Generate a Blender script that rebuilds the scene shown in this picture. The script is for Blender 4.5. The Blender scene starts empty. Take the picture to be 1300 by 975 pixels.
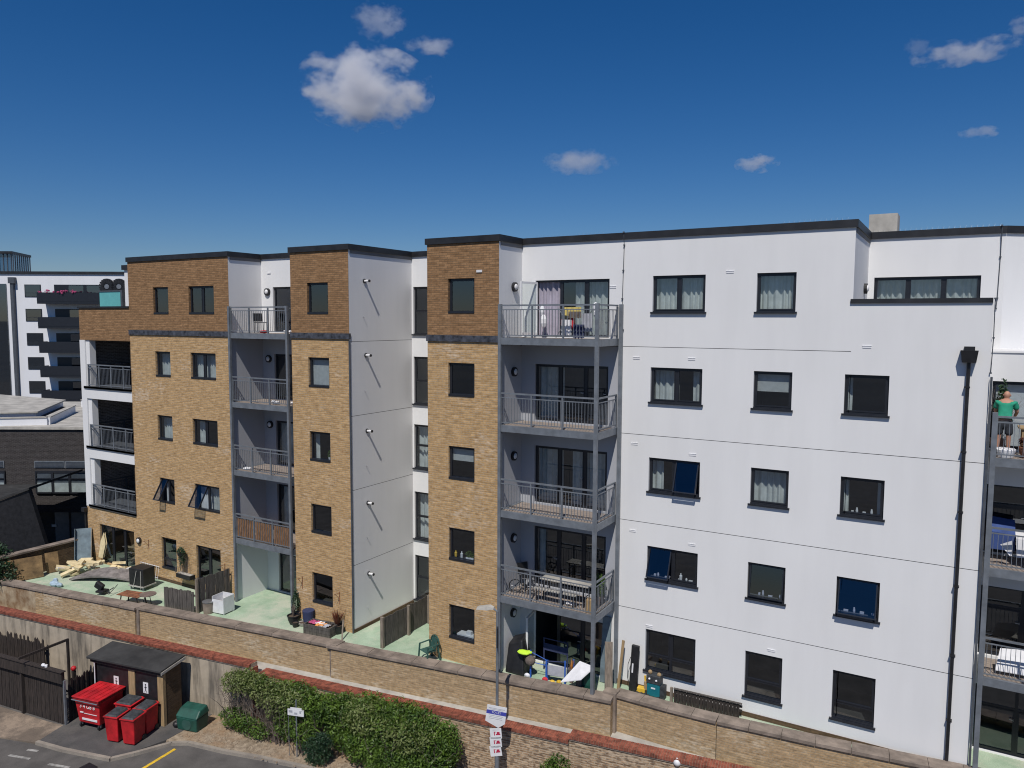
import bpy, bmesh, math, random
from mathutils import Vector, Matrix
random.seed(7)
R=math.radians; PI=math.pi
H=14.9                      # camera height above the car park
SC=bpy.context.scene; COL=SC.collection
# ------------------------------------------------------------------ camera
PIT,ROL,YAW=.08374,.004122,.53138
Fh=Vector((-math.sin(YAW),math.cos(YAW),0)); Rh=Vector((math.cos(YAW),math.sin(YAW),0)); Uh=Vector((0,0,1))
F2=Fh*math.cos(PIT)-Uh*math.sin(PIT); U2=Fh*math.sin(PIT)+Uh*math.cos(PIT)
R3=Rh*math.cos(ROL)+U2*math.sin(ROL); U3=-Rh*math.sin(ROL)+U2*math.cos(ROL)
cd=bpy.data.cameras.new('camera'); cam=bpy.data.objects.new('camera',cd); COL.objects.link(cam)
M3=Matrix((R3,U3,-F2)).transposed(); cam.matrix_world=Matrix.Translation((0,0,H))@M3.to_4x4()
cd.sensor_width=36; cd.lens=966.24/1300*36; cd.clip_end=20000; cd.clip_start=.1; SC.camera=cam
# ------------------------------------------------------------------ world and sun
LD=Vector((-.22,.65,-1)).normalized()          # direction the sunlight travels
SUN=-LD; EL=math.asin(SUN.z); AZ=math.atan2(SUN.x,SUN.y)
w=bpy.data.worlds.new('World'); SC.world=w; w.use_nodes=True; nt=w.node_tree; nt.nodes.clear()
sky=nt.nodes.new('ShaderNodeTexSky'); sky.sky_type='NISHITA'; sky.sun_disc=False
sky.sun_elevation=EL; sky.sun_rotation=AZ; sky.altitude=0; sky.air_density=1.0; sky.dust_density=.15; sky.ozone_density=6.0
hs=nt.nodes.new('ShaderNodeHueSaturation'); hs.inputs['Saturation'].default_value=1.30; mu_=nt.nodes.new('ShaderNodeMix'); mu_.data_type='RGBA'; mu_.blend_type='MULTIPLY'; mu_.inputs[0].default_value=1; mu_.inputs[7].default_value=(.88,.905,1.06,1)
bg=nt.nodes.new('ShaderNodeBackground'); bg.inputs[1].default_value=.062
wo=nt.nodes.new('ShaderNodeOutputWorld'); nt.links.new(sky.outputs[0],hs.inputs['Color']); nt.links.new(hs.outputs[0],mu_.inputs[6]); nt.links.new(mu_.outputs[2],bg.inputs[0]); nt.links.new(bg.outputs[0],wo.inputs[0])
sl=bpy.data.lights.new('sun','SUN'); sl.energy=4.1; sl.angle=R(.5); sl.color=(1,.95,.88)
so=bpy.data.objects.new('sun',sl); COL.objects.link(so); so.rotation_euler=LD.to_track_quat('-Z','Y').to_euler(); so.location=(0,0,60)
SC.view_settings.view_transform='Standard'; SC.view_settings.look='None'; SC.view_settings.gamma=1; SC.view_settings.exposure=-.08
SC.render.engine='CYCLES'; SC.cycles.filter_width=1.1; SC.cycles.max_bounces=8; SC.cycles.diffuse_bounces=3; SC.cycles.transparent_max_bounces=16; SC.cycles.volume_bounces=6; SC.cycles.volume_step_rate=1.0
# ------------------------------------------------------------------ materials
MATS={}
def nodes(m): return m.node_tree.nodes,m.node_tree.links
def mk(name):
    m=bpy.data.materials.new(name); m.use_nodes=True; n,l=nodes(m); n.clear()
    o=n.new('ShaderNodeOutputMaterial'); b=n.new('ShaderNodeBsdfPrincipled'); l.new(b.outputs[0],o.inputs[0]); return m,n,l,b,o
def ramp(n,l,src,stops):
    r=n.new('ShaderNodeValToRGB'); l.new(src,r.inputs[0]); e=r.color_ramp.elements
    while len(e)<len(stops): e.new(.5)
    for i,(p,c) in enumerate(stops): e[i].position=p; e[i].color=(*c,1) if len(c)==3 else c
    return r
def noise(n,l,sc,det=3,vec=None,rough=.6):
    t=n.new('ShaderNodeTexNoise'); t.inputs['Scale'].default_value=sc; t.inputs['Detail'].default_value=det; t.inputs['Roughness'].default_value=rough
    if vec is not None: l.new(vec,t.inputs['Vector'])
    return t
def geo(n):  return n.new('ShaderNodeNewGeometry').outputs['Position']
def scaled(n,l,src,s):
    m=n.new('ShaderNodeMapping'); m.inputs['Scale'].default_value=s; l.new(src,m.inputs['Vector']); return m.outputs[0]
def mixc(n,l,f,a,b,mode='MIX'):
    x=n.new('ShaderNodeMix'); x.data_type='RGBA'; x.blend_type=mode; x.clamp_factor=True
    if isinstance(f,(int,float)): x.inputs[0].default_value=f
    else: l.new(f,x.inputs[0])
    for i,v in ((6,a),(7,b)):
        if isinstance(v,tuple): x.inputs[i].default_value=(*v,1)
        else: l.new(v,x.inputs[i])
    return x.outputs[2]
def bump(n,l,b,src,s,d=.01):
    u=n.new('ShaderNodeBump'); u.inputs['Strength'].default_value=s; u.inputs['Distance'].default_value=d; l.new(src,u.inputs['Height']); l.new(u.outputs[0],b.inputs['Normal'])
def plain(name,col,rough=.6,var=.15,sc=3,metal=0,bs=.15,bsc=40,stretch=(1,1,1),spec=.5):
    if name in MATS: return MATS[name]
    m,n,l,b,o=mk(name); p=scaled(n,l,geo(n),stretch); t=noise(n,l,sc,4,p)
    d=tuple(c*(1-var*1.6) for c in col); h=tuple(min(1,c*(1+var)) for c in col)
    r=ramp(n,l,t.outputs[0],[(.3,d),(.68,h)]); l.new(r.outputs[0],b.inputs['Base Color'])
    b.inputs['Roughness'].default_value=rough; b.inputs['Metallic'].default_value=metal; b.inputs['Specular IOR Level'].default_value=spec
    if bs: t2=noise(n,l,bsc,3,p); bump(n,l,b,t2.outputs[0],bs)
    MATS[name]=m; return m
def brick(name,c1,c2,mort,pale=None,dark=None,palep=.6,bw=.225,rh=.075,ms=.008,dk=.38):
    m,n,l,b,o=mk(name); uv=n.new('ShaderNodeUVMap').outputs[0]
    t=n.new('ShaderNodeTexBrick'); l.new(uv,t.inputs['Vector']); t.inputs['Scale'].default_value=1; t.inputs['Brick Width'].default_value=bw; t.inputs['Row Height'].default_value=rh
    t.inputs['Mortar Size'].default_value=ms; t.inputs['Bias'].default_value=0; t.inputs['Mortar Smooth'].default_value=.2
    t.inputs['Color1'].default_value=(*c1,1); t.inputs['Color2'].default_value=(*c2,1); t.inputs['Mortar'].default_value=(*mort,1)
    c=t.outputs[0]
    # brick-size patches of pale and dark bricks
    wn=noise(n,l,1,1,scaled(n,l,uv,(1.1/bw,1/rh,1)),.5)
    big=noise(n,l,.45,4,scaled(n,l,uv,(1,2.0,1)))
    if pale:
        ad=n.new('ShaderNodeMath'); ad.operation='MULTIPLY_ADD'; l.new(wn.outputs[0],ad.inputs[0]); ad.inputs[1].default_value=.5; l.new(big.outputs[0],ad.inputs[2])
        r=ramp(n,l,ad.outputs[0],[(palep,(0,0,0)),(palep+.16,(.75,.75,.75))]); c=mixc(n,l,r.outputs[0],c,pale)
    if dark:
        r=ramp(n,l,wn.outputs[0],[(dk-.1,(.6,.6,.6)),(dk,(0,0,0))]); c=mixc(n,l,r.outputs[0],c,dark)
    crs=noise(n,l,1,2,scaled(n,l,uv,(2.4,1/rh,1)),.5); rc=ramp(n,l,crs.outputs[0],[(.33,(.80,.79,.78)),(.65,(1.14,1.14,1.15))]); c=mixc(n,l,1,c,rc.outputs[0],'MULTIPLY')
    fine=noise(n,l,9,4,uv); r=ramp(n,l,fine.outputs[0],[(.3,(.82,.82,.82)),(.7,(1.1,1.1,1.1))]); c=mixc(n,l,1,c,r.outputs[0],'MULTIPLY')
    l.new(c,b.inputs['Base Color']); b.inputs['Roughness'].default_value=.9; b.inputs['Specular IOR Level'].default_value=.2
    iv=n.new('ShaderNodeMath'); iv.operation='SUBTRACT'; iv.inputs[0].default_value=1; l.new(t.outputs['Fac'],iv.inputs[1]); bump(n,l,b,iv.outputs[0],.6,.008)
    MATS[name]=m; return m
def glass(name,tint=(.75,.8,.82),refl=.0):
    m,n,l,b,o=mk(name); n.remove(b)
    tr=n.new('ShaderNodeBsdfTransparent'); tr.inputs[0].default_value=(*tint,1)
    g=n.new('ShaderNodeBsdfGlossy'); g.inputs['Roughness'].default_value=.02; g.inputs[0].default_value=(.9,.95,1,1)
    f=n.new('ShaderNodeLayerWeight'); f.inputs[0].default_value=.5
    pw=n.new('ShaderNodeMath'); pw.operation='POWER'; l.new(f.outputs['Facing'],pw.inputs[0]); pw.inputs[1].default_value=4
    a=n.new('ShaderNodeMath'); a.operation='MULTIPLY_ADD'; a.use_clamp=True; l.new(pw.outputs[0],a.inputs[0]); a.inputs[1].default_value=.9; a.inputs[2].default_value=.05+refl
    x=n.new('ShaderNodeMixShader'); l.new(a.outputs[0],x.inputs[0]); l.new(tr.outputs[0],x.inputs[1]); l.new(g.outputs[0],x.inputs[2]); l.new(x.outputs[0],o.inputs[0])
    MATS[name]=m; return m
M=MATS
def render_mat(name,col,st=.5):
    m,n,l,b,o=mk(name); p=geo(n); big=noise(n,l,.25,3,p); s=noise(n,l,1.2,4,scaled(n,l,p,(1.5,1.5,.22)))
    r=ramp(n,l,big.outputs[0],[(.3,tuple(c*.95 for c in col)),(.7,col)]); r2=ramp(n,l,s.outputs[0],[(.32,(1-.1*st,)*3),(.6,(1,1,1))])
    c=mixc(n,l,1,r.outputs[0],r2.outputs[0],'MULTIPLY'); l.new(c,b.inputs['Base Color']); b.inputs['Roughness'].default_value=.9; b.inputs['Specular IOR Level'].default_value=.2
    f=noise(n,l,60,2,p); bump(n,l,b,f.outputs[0],.12); M[name]=m
render_mat('render_white',(.775,.775,.775),.35); render_mat('render_bay_shade',(.42,.43,.46),.2); render_mat('render_far',(.78,.79,.82),.3)  # bay copy is the white render darkened, recess shade put into its colour
brick('brick_yellow',(.56,.365,.175),(.44,.275,.125),(.48,.38,.26),pale=(.62,.50,.37),dark=(.31,.18,.085),palep=.84)
brick('brick_upper',(.345,.20,.10),(.26,.148,.072),(.20,.135,.08),dark=(.17,.095,.045))
brick('brick_parapet',(.47,.335,.19),(.37,.26,.145),(.38,.31,.21),pale=(.54,.46,.34),dark=(.24,.16,.09),palep=.80)
brick('brick_stock',(.48,.33,.20),(.33,.21,.125),(.46,.38,.28),pale=(.50,.40,.29),dark=(.09,.06,.045),palep=.80,ms=.016,dk=.5)
brick('brick_dark',(.055,.048,.047),(.04,.036,.036),(.085,.08,.078),dark=(.03,.027,.027),ms=.012)
brick('brick_recess_lit',(.21,.18,.17),(.16,.14,.135),(.33,.31,.30),dark=(.08,.07,.07),ms=.014)  # dark brick lightened in colour to make up for the shade in the recess
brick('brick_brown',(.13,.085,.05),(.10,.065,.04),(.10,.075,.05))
plain('red_brick',(.25,.075,.045),.85,.4,6)
plain('mortar',(.33,.27,.2),.9,.2,8)
plain('frame',(.018,.020,.026),.35,.1,5,bs=0)
plain('coping_metal',(.022,.022,.024),.45,.25,2,bs=.05)
plain('lead',(.06,.065,.08),.5,.5,5,bs=.3,bsc=8)
plain('seam',(.10,.10,.105),.9,.1,5,bs=0)
plain('steel',(.20,.22,.245),.5,.14,4,metal=.3)
plain('steel_dark',(.09,.10,.115),.5,.14,4,metal=.2)
plain('deck',(.30,.25,.215),.85,.25,5,stretch=(1,5,1))
plain('stone',(.235,.19,.155),.92,.28,2.2,bs=.4,bsc=25)
plain('concrete',(.42,.40,.36),.92,.2,1.5,bs=.3,bsc=18)
plain('roof_felt',(.22,.21,.20),.95,.15,.7)
plain('felt',(.036,.036,.036),.8,.3,1.5,bs=.4,bsc=5)
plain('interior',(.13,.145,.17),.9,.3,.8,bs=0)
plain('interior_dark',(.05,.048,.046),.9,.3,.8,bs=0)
plain('curtain',(.66,.68,.66),.85,.12,3,bs=0); plain('curtain_grey',(.40,.37,.44),.85,.12,3,bs=0); plain('blind',(.55,.56,.55),.8,.08,6,bs=0)
glass('glass',refl=.09); glass('glass_open',(.55,.6,.68),.04); glass('glass_blue',(.35,.45,.55),.12); glass('glass_clear',(.85,.9,.9),.02)
plain('white_plastic',(.72,.72,.73),.5,.06,5,bs=0); plain('black_plastic',(.015,.015,.017),.5,.3,5,bs=0)
plain('chrome',(.5,.51,.53),.35,.1,5,metal=.8,bs=0)
plain('wood_grey',(.10,.088,.078),.9,.35,6,stretch=(4,4,.5)); plain('wood_dark',(.035,.026,.022),.85,.45,6,stretch=(4,4,.5)); plain('wood_post',(.23,.19,.15),.9,.25,5,stretch=(4,4,.6))
plain('timber',(.36,.25,.13),.85,.2,5,stretch=(4,4,.5)); plain('bamboo',(.32,.165,.075),.7,.45,9,stretch=(6,6,.6))
plain('red_plastic',(.50,.014,.02),.55,.28,2.2,bs=.1,bsc=12); plain('red_dark',(.20,.008,.010),.55,.2,3,bs=0)
plain('lid_grey',(.045,.05,.055),.6,.35,7); plain('green_plastic',(.012,.075,.055),.55,.2,4); plain('chair_green',(.03,.09,.075),.5,.15,4,bs=0)
plain('foam',(.72,.60,.36),.9,.15,4); plain('foam_white',(.62,.61,.60),.9,.1,4); plain('board_brown',(.22,.14,.065),.85,.35,2.5)
plain('rug',(.20,.18,.17),.95,.3,4,bs=.5,bsc=20); plain('rust',(.25,.10,.05),.85,.35,5); plain('blue_metal',(.16,.21,.24),.5,.25,2)
plain('blue_bag',(.38,.5,.6),.6,.2,6); plain('blue_paint',(.03,.12,.50),.45,.1,4,bs=0); plain('blue_cover_shaded',(.035,.07,.22),.8,.15,4,bs=0); plain('hi_vis',(.55,.85,.05),.7,.1,5,bs=0)  # cover blue is darkened to carry the shade around it
plain('terracotta',(.18,.13,.11),.85,.2,4); plain('soil',(.09,.065,.045),.95,.3,8); plain('teal_panel',(.13,.43,.43),.4,.05,2,bs=0)
plain('pink',(.45,.07,.18),.8,.3,20,bs=0); plain('orange',(.7,.3,.08),.7,.2,10,bs=0); plain('yellow_plastic',(.75,.48,.05),.5,.1,5,bs=0); plain('teal_tool',(.01,.16,.20),.45,.1,5,bs=0)
plain('cloth_yellow',(.65,.52,.16),.85,.1,6,bs=0); plain('cloth_red',(.6,.04,.05),.85,.1,6,bs=0); plain('cloth_navy',(.03,.04,.10),.85,.1,6,bs=0); plain('cloth_grey',(.4,.41,.45),.85,.1,6,bs=0); plain('cloth_white',(.75,.75,.77),.85,.06,6,bs=0)
plain('skin',(.42,.22,.15),.6,.08,8,bs=0); plain('shirt',(.015,.26,.16),.85,.1,8,bs=0); plain('shorts',(.03,.035,.045),.85,.1,8,bs=0)
plain('paint_yellow',(.70,.45,.03),.8,.3,6); plain('paint_white',(.33,.32,.30),.85,.35,5)
plain('print_blue',(.05,.06,.35),.6,.05,5,bs=0); plain('print_red',(.42,.02,.06),.6,.05,5,bs=0); plain('print_grey',(.35,.36,.4),.6,.05,5,bs=0)
def leafmat(name,a,b_):
    m,n,l,b,o=mk(name); p=geo(n); t=noise(n,l,2.6,5,p,.7); r=ramp(n,l,t.outputs[0],[(.38,a),(.62,b_)]); l.new(r.outputs[0],b.inputs['Base Color']); b.inputs['Roughness'].default_value=.5
    tr=n.new('ShaderNodeBsdfTranslucent'); l.new(r.outputs[0],tr.inputs[0]); x=n.new('ShaderNodeMixShader'); x.inputs[0].default_value=.25
    l.new(b.outputs[0],x.inputs[1]); l.new(tr.outputs[0],x.inputs[2]); l.new(x.outputs[0],o.inputs[0]); M[name]=m
leafmat('leaf',(.035,.08,.012),(.14,.23,.03)); leafmat('leaf_pale',(.11,.15,.04),(.24,.28,.10)); leafmat('leaf_dark',(.014,.045,.02),(.04,.085,.035)); leafmat('leaf_red',(.12,.03,.02),(.2,.07,.04))
plain('twig',(.15,.12,.10),.9,.3,10)
def ground_mat(name,c,c2,sc,patch=None):
    m,n,l,b,o=mk(name); p=geo(n); a=noise(n,l,sc,5,p); r=ramp(n,l,a.outputs[0],[(.3,c),(.7,c2)]); col=r.outputs[0]
    if patch:
        q=noise(n,l,.6,6,p,.75); r2=ramp(n,l,q.outputs[0],[(.47,(0,0,0)),(.62,(.85,.85,.85))]); col=mixc(n,l,r2.outputs[0],col,patch)
    f=noise(n,l,45,3,p); r3=ramp(n,l,f.outputs[0],[(.3,(.78,.78,.78)),(.7,(1.15,1.15,1.15))]); col=mixc(n,l,1,col,r3.outputs[0],'MULTIPLY')
    l.new(col,b.inputs['Base Color']); b.inputs['Roughness'].default_value=.93; b.inputs['Specular IOR Level'].default_value=.2; bump(n,l,b,f.outputs[0],.3,.01); M[name]=m
ground_mat('asphalt',(.085,.08,.076),(.14,.13,.122),1.3); ground_mat('pad',(.075,.073,.072),(.105,.10,.098),2.,(.13,.12,.11))
ground_mat('path',(.13,.105,.085),(.20,.16,.125),1.8,(.36,.28,.21)); ground_mat('gravel',(.17,.13,.09),(.42,.34,.25),7,(.30,.2,.12))
ground_mat('kerb',(.24,.21,.18),(.34,.30,.25),2.5); ground_mat('far_ground',(.06,.066,.075),(.10,.10,.10),.05)
ground_mat('green_floor',(.29,.40,.28),(.43,.54,.40),1.4,(.52,.54,.43))
def stained(name,base,stain,sc,streak,lo=.45,hi=.62):
    m,n,l,b,o=mk(name); p=geo(n); a=noise(n,l,sc,5,scaled(n,l,p,streak),.65); r=ramp(n,l,a.outputs[0],[(lo,stain),(hi,base)])
    f=noise(n,l,2.5,4,p); r2=ramp(n,l,f.outputs[0],[(.3,(.85,.85,.85)),(.7,(1.1,1.1,1.1))]); c=mixc(n,l,1,r.outputs[0],r2.outputs[0],'MULTIPLY')
    l.new(c,b.inputs['Base Color']); b.inputs['Roughness'].default_value=.92; g=noise(n,l,30,3,p); bump(n,l,b,g.outputs[0],.25); M[name]=m
stained('wall_stained',(.43,.365,.28),(.15,.13,.105),1.3,(1.6,1.6,.22),.36,.56); stained('render_peeling',(.42,.34,.23),(.20,.12,.06),1.3,(1,1,.8),.36,.56)
# ------------------------------------------------------------------ mesh helpers
OFF={}
class MB:
    def __init__(s): s.v=[]; s.f=[]; s.m=[]; s.mi=0
    def add(s,vs,fs):
        k=len(s.v); s.v+=[Vector(p) for p in vs]
        for f in fs: s.f.append([i+k for i in f]); s.m.append(s.mi)
        return s
    def box(s,x0,x1,y0,y1,z0,z1):
        if x0>x1:x0,x1=x1,x0
        if y0>y1:y0,y1=y1,y0
        if z0>z1:z0,z1=z1,z0
        return s.add([(x0,y0,z0),(x1,y0,z0),(x1,y1,z0),(x0,y1,z0),(x0,y0,z1),(x1,y0,z1),(x1,y1,z1),(x0,y1,z1)],[(0,3,2,1),(4,5,6,7),(0,1,5,4),(1,2,6,5),(2,3,7,6),(3,0,4,7)])
    def quad(s,a,b,c,d): return s.add([a,b,c,d],[(0,1,2,3)])
    def slab(s,a,b,c,d,t):          # quad with thickness vector t
        t=Vector(t); q=[Vector(x) for x in (a,b,c,d)]; return s.add(q+[x+t for x in q],[(3,2,1,0),(4,5,6,7),(0,1,5,4),(1,2,6,5),(2,3,7,6),(3,0,4,7)])
    def beam(s,p,q,w,h,up=(0,0,1)): # bar of section w x h from p to q
        p=Vector(p);q=Vector(q);d=(q-p).normalized();u=Vector(up)
        if abs(d.dot(u))>.95:u=Vector((0,1,0))
        a=d.cross(u).normalized();b=a.cross(d).normalized();c=[-a*w/2-b*h/2,a*w/2-b*h/2,a*w/2+b*h/2,-a*w/2+b*h/2]
        return s.add([p+x for x in c]+[q+x for x in c],[(3,2,1,0),(4,5,6,7),(0,1,5,4),(1,2,6,5),(2,3,7,6),(3,0,4,7)])
    def tube(s,p,q,r,n=8,r2=None):
        p=Vector(p);q=Vector(q);d=(q-p).normalized();u=Vector((0,0,1)) if abs(d.z)<.9 else Vector((1,0,0));a=d.cross(u).normalized();b=a.cross(d);r2=r if r2 is None else r2
        vs=[p+(a*math.cos(2*PI*i/n)+b*math.sin(2*PI*i/n))*r for i in range(n)]+[q+(a*math.cos(2*PI*i/n)+b*math.sin(2*PI*i/n))*r2 for i in range(n)]
        fs=[(i,i+n,(i+1)%n+n,(i+1)%n) for i in range(n)]+[tuple(range(n)),tuple(range(2*n-1,n-1,-1))]
        return s.add(vs,fs)
    def path(s,pts,r,n=6):
        for a,b in zip(pts,pts[1:]): s.tube(a,b,r,n)
        return s
    def prism(s,poly,z0,z1):
        n=len(poly); ar=sum(poly[i][0]*poly[(i+1)%n][1]-poly[(i+1)%n][0]*poly[i][1] for i in range(n))
        if ar<0: poly=poly[::-1]
        return s.add([(x,y,z0) for x,y in poly]+[(x,y,z1) for x,y in poly],[tuple(range(n-1,-1,-1)),tuple(range(n,2*n))]+[(i,(i+1)%n,(i+1)%n+n,i+n) for i in range(n)])
    def lathe(s,c,prof,n=14):       # prof: (radius,z)
        vs=[];fs=[]
        for r,z in prof: vs+=[(c[0]+r*math.cos(2*PI*i/n),c[1]+r*math.sin(2*PI*i/n),c[2]+z) for i in range(n)]
        for k in range(len(prof)-1): fs+=[(k*n+i,k*n+(i+1)%n,(k+1)*n+(i+1)%n,(k+1)*n+i) for i in range(n)]
        fs+=[tuple(range(n-1,-1,-1)),tuple(range((len(prof)-1)*n,len(prof)*n))]
        return s.add(vs,fs)
    def ball(s,c,r,n=10,m=6,sq=(1,1,1)):
        vs=[];fs=[]
        for k in range(m+1):
            t=PI*k/m; vs+=[(c[0]+r*sq[0]*math.sin(t)*math.cos(2*PI*i/n),c[1]+r*sq[1]*math.sin(t)*math.sin(2*PI*i/n),c[2]-r*sq[2]*math.cos(t)) for i in range(n)]
        for k in range(m): fs+=[(k*n+i,k*n+(i+1)%n,(k+1)*n+(i+1)%n,(k+1)*n+i) for i in range(n)]
        return s.add(vs,fs)
    def xf(s,mat):
        s.v=[mat@p for p in s.v]; return s
def obj(name,mb,mat,parent=None,kind=None,label=None,smooth=False,bev=0):
    o_=OFF.get(parent.name,Vector()) if parent else Vector()
    me=bpy.data.meshes.new(name); me.from_pydata([p-o_ for p in mb.v],[],mb.f)
    mats=mat if isinstance(mat,list) else [mat]
    for x in mats: me.materials.append(M[x])
    uv=me.uv_layers.new(name='UVMap'); vs=me.vertices
    for p in me.polygons:
        nn=p.normal
        if len(mats)>1: p.material_index=mb.m[p.index]
        p.use_smooth=smooth
        if abs(nn.z)>.75: t=Vector((1,0,0));b=Vector((0,1,0))
        else: t=Vector((-nn.y,nn.x,0)).normalized(); b=Vector((0,0,1))
        for li in p.loop_indices:
            c=vs[me.loops[li].vertex_index].co+o_; uv.data[li].uv=(c.dot(t),c.dot(b))
    o=bpy.data.objects.new(name,me); COL.objects.link(o)
    if parent: o.parent=parent; OFF[o.name]=o_
    if kind: o['kind']=kind
    if label: o['label']=label
    if bev:
        bm=o.modifiers.new('bevel','BEVEL'); bm.width=bev; bm.segments=2; bm.limit_method='ANGLE'
    return o
def thing(name,label,cat,loc=(0,0,0),rz=0,group=None,local=True):
    o=bpy.data.objects.new(name,None); COL.objects.link(o); o.location=loc; o.rotation_euler=(0,0,rz); o.empty_display_size=.2
    o['label']=label; o['category']=cat
    if group:o['group']=group
    OFF[o.name]=Vector() if local else Vector(loc)
    return o
def tag(o,label,cat,group=None):
    o['label']=label;o['category']=cat
    if group:o['group']=group
    return o
def kids(o): return [c for c in COL.objects if c.parent==o]
def dup(root,loc,rz,label,group=None):
    r=root.copy(); COL.objects.link(r); r.location=loc; r.rotation_euler=(0,0,rz); r['label']=label
    if group:r['group']=group
    for ch in kids(root):
        c=ch.copy(); COL.objects.link(c); c.parent=r
        for g in kids(ch):
            d=g.copy(); COL.objects.link(d); d.parent=c
    return r
def st(name,mb,mat,**k): return obj(name,mb,mat,kind='structure',**k)
# ------------------------------------------------------------------ ground
YL=lambda x: 19.84+.148*(x+19.2)                 # outer face of the parapet wall
RL=lambda x: YL(x)-(1.2 if x<-21.72 else .82)                          # outer face of the lower red-capped wall
st('ground',MB().add([(-4000,-4000,-.02),(4000,-4000,-.02),(4000,4000,-.02),(-4000,4000,-.02)],[(0,1,2,3)]),'far_ground')
st('car_park',MB().add([(-120,-60,0),(60,-60,0),(60,16,0),(60,24,0),(-120,24,0)],[(0,1,2,3,4)]),'asphalt')
KERB=[(-27.3,13.62),(-26.05,13.83),(-24.1,14.33),(-23.72,14.95),(-23.2,16.0),(-22.7,16.32),(-21.25,16.6),(-19.84,16.98),(-18.1,17.36),(-12,18.4),(0,20.2)]
pad=[(-27.3,13.7),(-26.05,13.9),(-24.15,14.4),(-23.8,15.0),(-23.5,16.0),(-23.6,18.4),(-29.5,18.4),(-27.6,14.7)]
st('bin_store_pavement',MB().prism(pad,-.01,.09),'pad')
st('gravel_bed',MB().prism([(-23.5,16.0),(-23.2,16.05),(-22.7,16.37),(-21.25,16.65),(-19.84,17.03),(-18.1,17.41),(-12,18.45),(0,20.25),(0,22),(-23.6,18.3)],-.01,.08),'gravel')
mk_=MB()
for a,b in zip(KERB,KERB[1:]): mk_.beam((*a,.045),(*b,.045),.13,.13)
st('kerb',mk_,'kerb')
st('side_path',MB().prism([(-60,7),(-34,11.6),(-27.3,13.6),(-27.6,14.75),(-28.4,14.6),(-34,13.9),(-60,10)],-.01,.05),'path')
st('yellow_line',MB().prism([(-22.78,14.2),(-22.66,14.2),(-22.8,15.9),(-22.92,15.9)],.0,.006),'paint_yellow')
for k,(a,b) in enumerate([((-27.4,12.75),(-26.55,13.0)),((-25.7,13.15),(-24.9,13.4)),((-27.2,13.25),(-26.8,13.4))]):
    d=(Vector(b)-Vector(a)).normalized(); q=Vector((-d.y,d.x))*.05
    st('road_marking',MB().prism([tuple(Vector(a)-q),tuple(Vector(b)-q),tuple(Vector(b)+q),tuple(Vector(a)+q)],0,.006),'paint_white')
dr=MB(); dr.box(-24.6,-24.1,13.55,13.9,0,.012); st('drain_cover',dr,'black_plastic')
st('terrace_floor',MB().prism([(-37.3,YL(-37.3)+.1),(-9,YL(-9)+.1),(-9,21.8),(-5,21.9),(5,23),(5,30),(-37.3,30)],1.9,2.82),'green_floor')
# ------------------------------------------------------------------ parapet wall (yellow brick, stone coping)
PW=thing('parapet_wall','long low yellow brick wall with brown stone coping along the terraces','wall',(-20,19.6,0),local=False)
def wseg(pts,z0,z1,th,mat,name='brick_face'):
    mb=MB()
    for (x0,y0),(x1,y1) in zip(pts,pts[1:]): 
        d=Vector((x1-x0,y1-y0)).normalized(); n=Vector((-d.y,d.x))*th
        mb.prism([(x0,y0),(x1,y1),(x1+n.x,y1+n.y),(x0+n.x,y0+n.y)],z0,z1)
    return obj(name,mb,mat,PW)
def coping_run(pts,z,wd,oh,par,step=.9,h=.09,mat='stone',name='coping_stone'):
    for (x0,y0),(x1,y1) in zip(pts,pts[1:]):
        L=math.hypot(x1-x0,y1-y0); n=max(1,round(L/step)); d=Vector((x1-x0,y1-y0,0))/L; q=Vector((-d.y,d.x,0))
        for i in range(n):
            a=Vector((x0,y0,0))+d*(L*i/n+.006); b=Vector((x0,y0,0))+d*(L*(i+1)/n-.006); zz=z+random.uniform(-.004,.004)
            mb=MB().slab(a-q*oh+Vector((0,0,zz)),b-q*oh+Vector((0,0,zz)),b+q*(wd-oh)+Vector((0,0,zz)),a+q*(wd-oh)+Vector((0,0,zz)),(0,0,h)); obj(name,mb,mat,par)
A=[(-42,YL(-42)-.1),(-34.55,YL(-34.55)-.1)]
wseg(A,0,2.98,.3,'render_peeling','rendered_face')
wseg([(-34.55,YL(-34.55)-.1),(-28.7,YL(-28.7)-.1)],0,2.98,.3,'brick_parapet')
wseg([(-28.7,YL(-28.7)),(-19.25,YL(-19.25))],0,2.98,.3,'brick_parapet')
wseg([(-19.23,YL(-19.23)-.06),(-8.9,YL(-8.9)-.06)],0,2.98,.3,'brick_parapet')
RC=[(-9.0,21.74),(-7.2,21.72),(-5.72,21.78)]; RC2=[(-5.70,21.78),(-3,22.05),(-.2,22.4),(4,22.95)]
wseg(RC,0,2.98,.3,'brick_parapet'); wseg(RC2,0,2.98,.3,'brick_parapet')
coping_run([A[0],(-28.65,YL(-28.65)-.1)],2.99,.5,.06,PW); coping_run([(-28.85,YL(-28.85)),(-19.25,YL(-19.25))],3.0,.5,.06,PW); coping_run([(-19.4,YL(-19.4)-.06),(-8.88,YL(-8.88)-.06)],2.985,.52,.06,PW)
coping_run(RC,3.0,.5,.06,PW); coping_run(RC2,3.0,.5,.06,PW)
obj('pier',MB().box(-28.98,-28.55,YL(-28.8)-.02,YL(-28.8)+.44,0,3.1).box(-19.5,-19.02,YL(-19.2)-.02,YL(-19.2)+.46,0,3.1),'stone',PW)
obj('pier',MB().box(-9.3,-8.86,YL(-9)+.25,YL(-9)+.62,0,3.14),'stone',PW)
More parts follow.
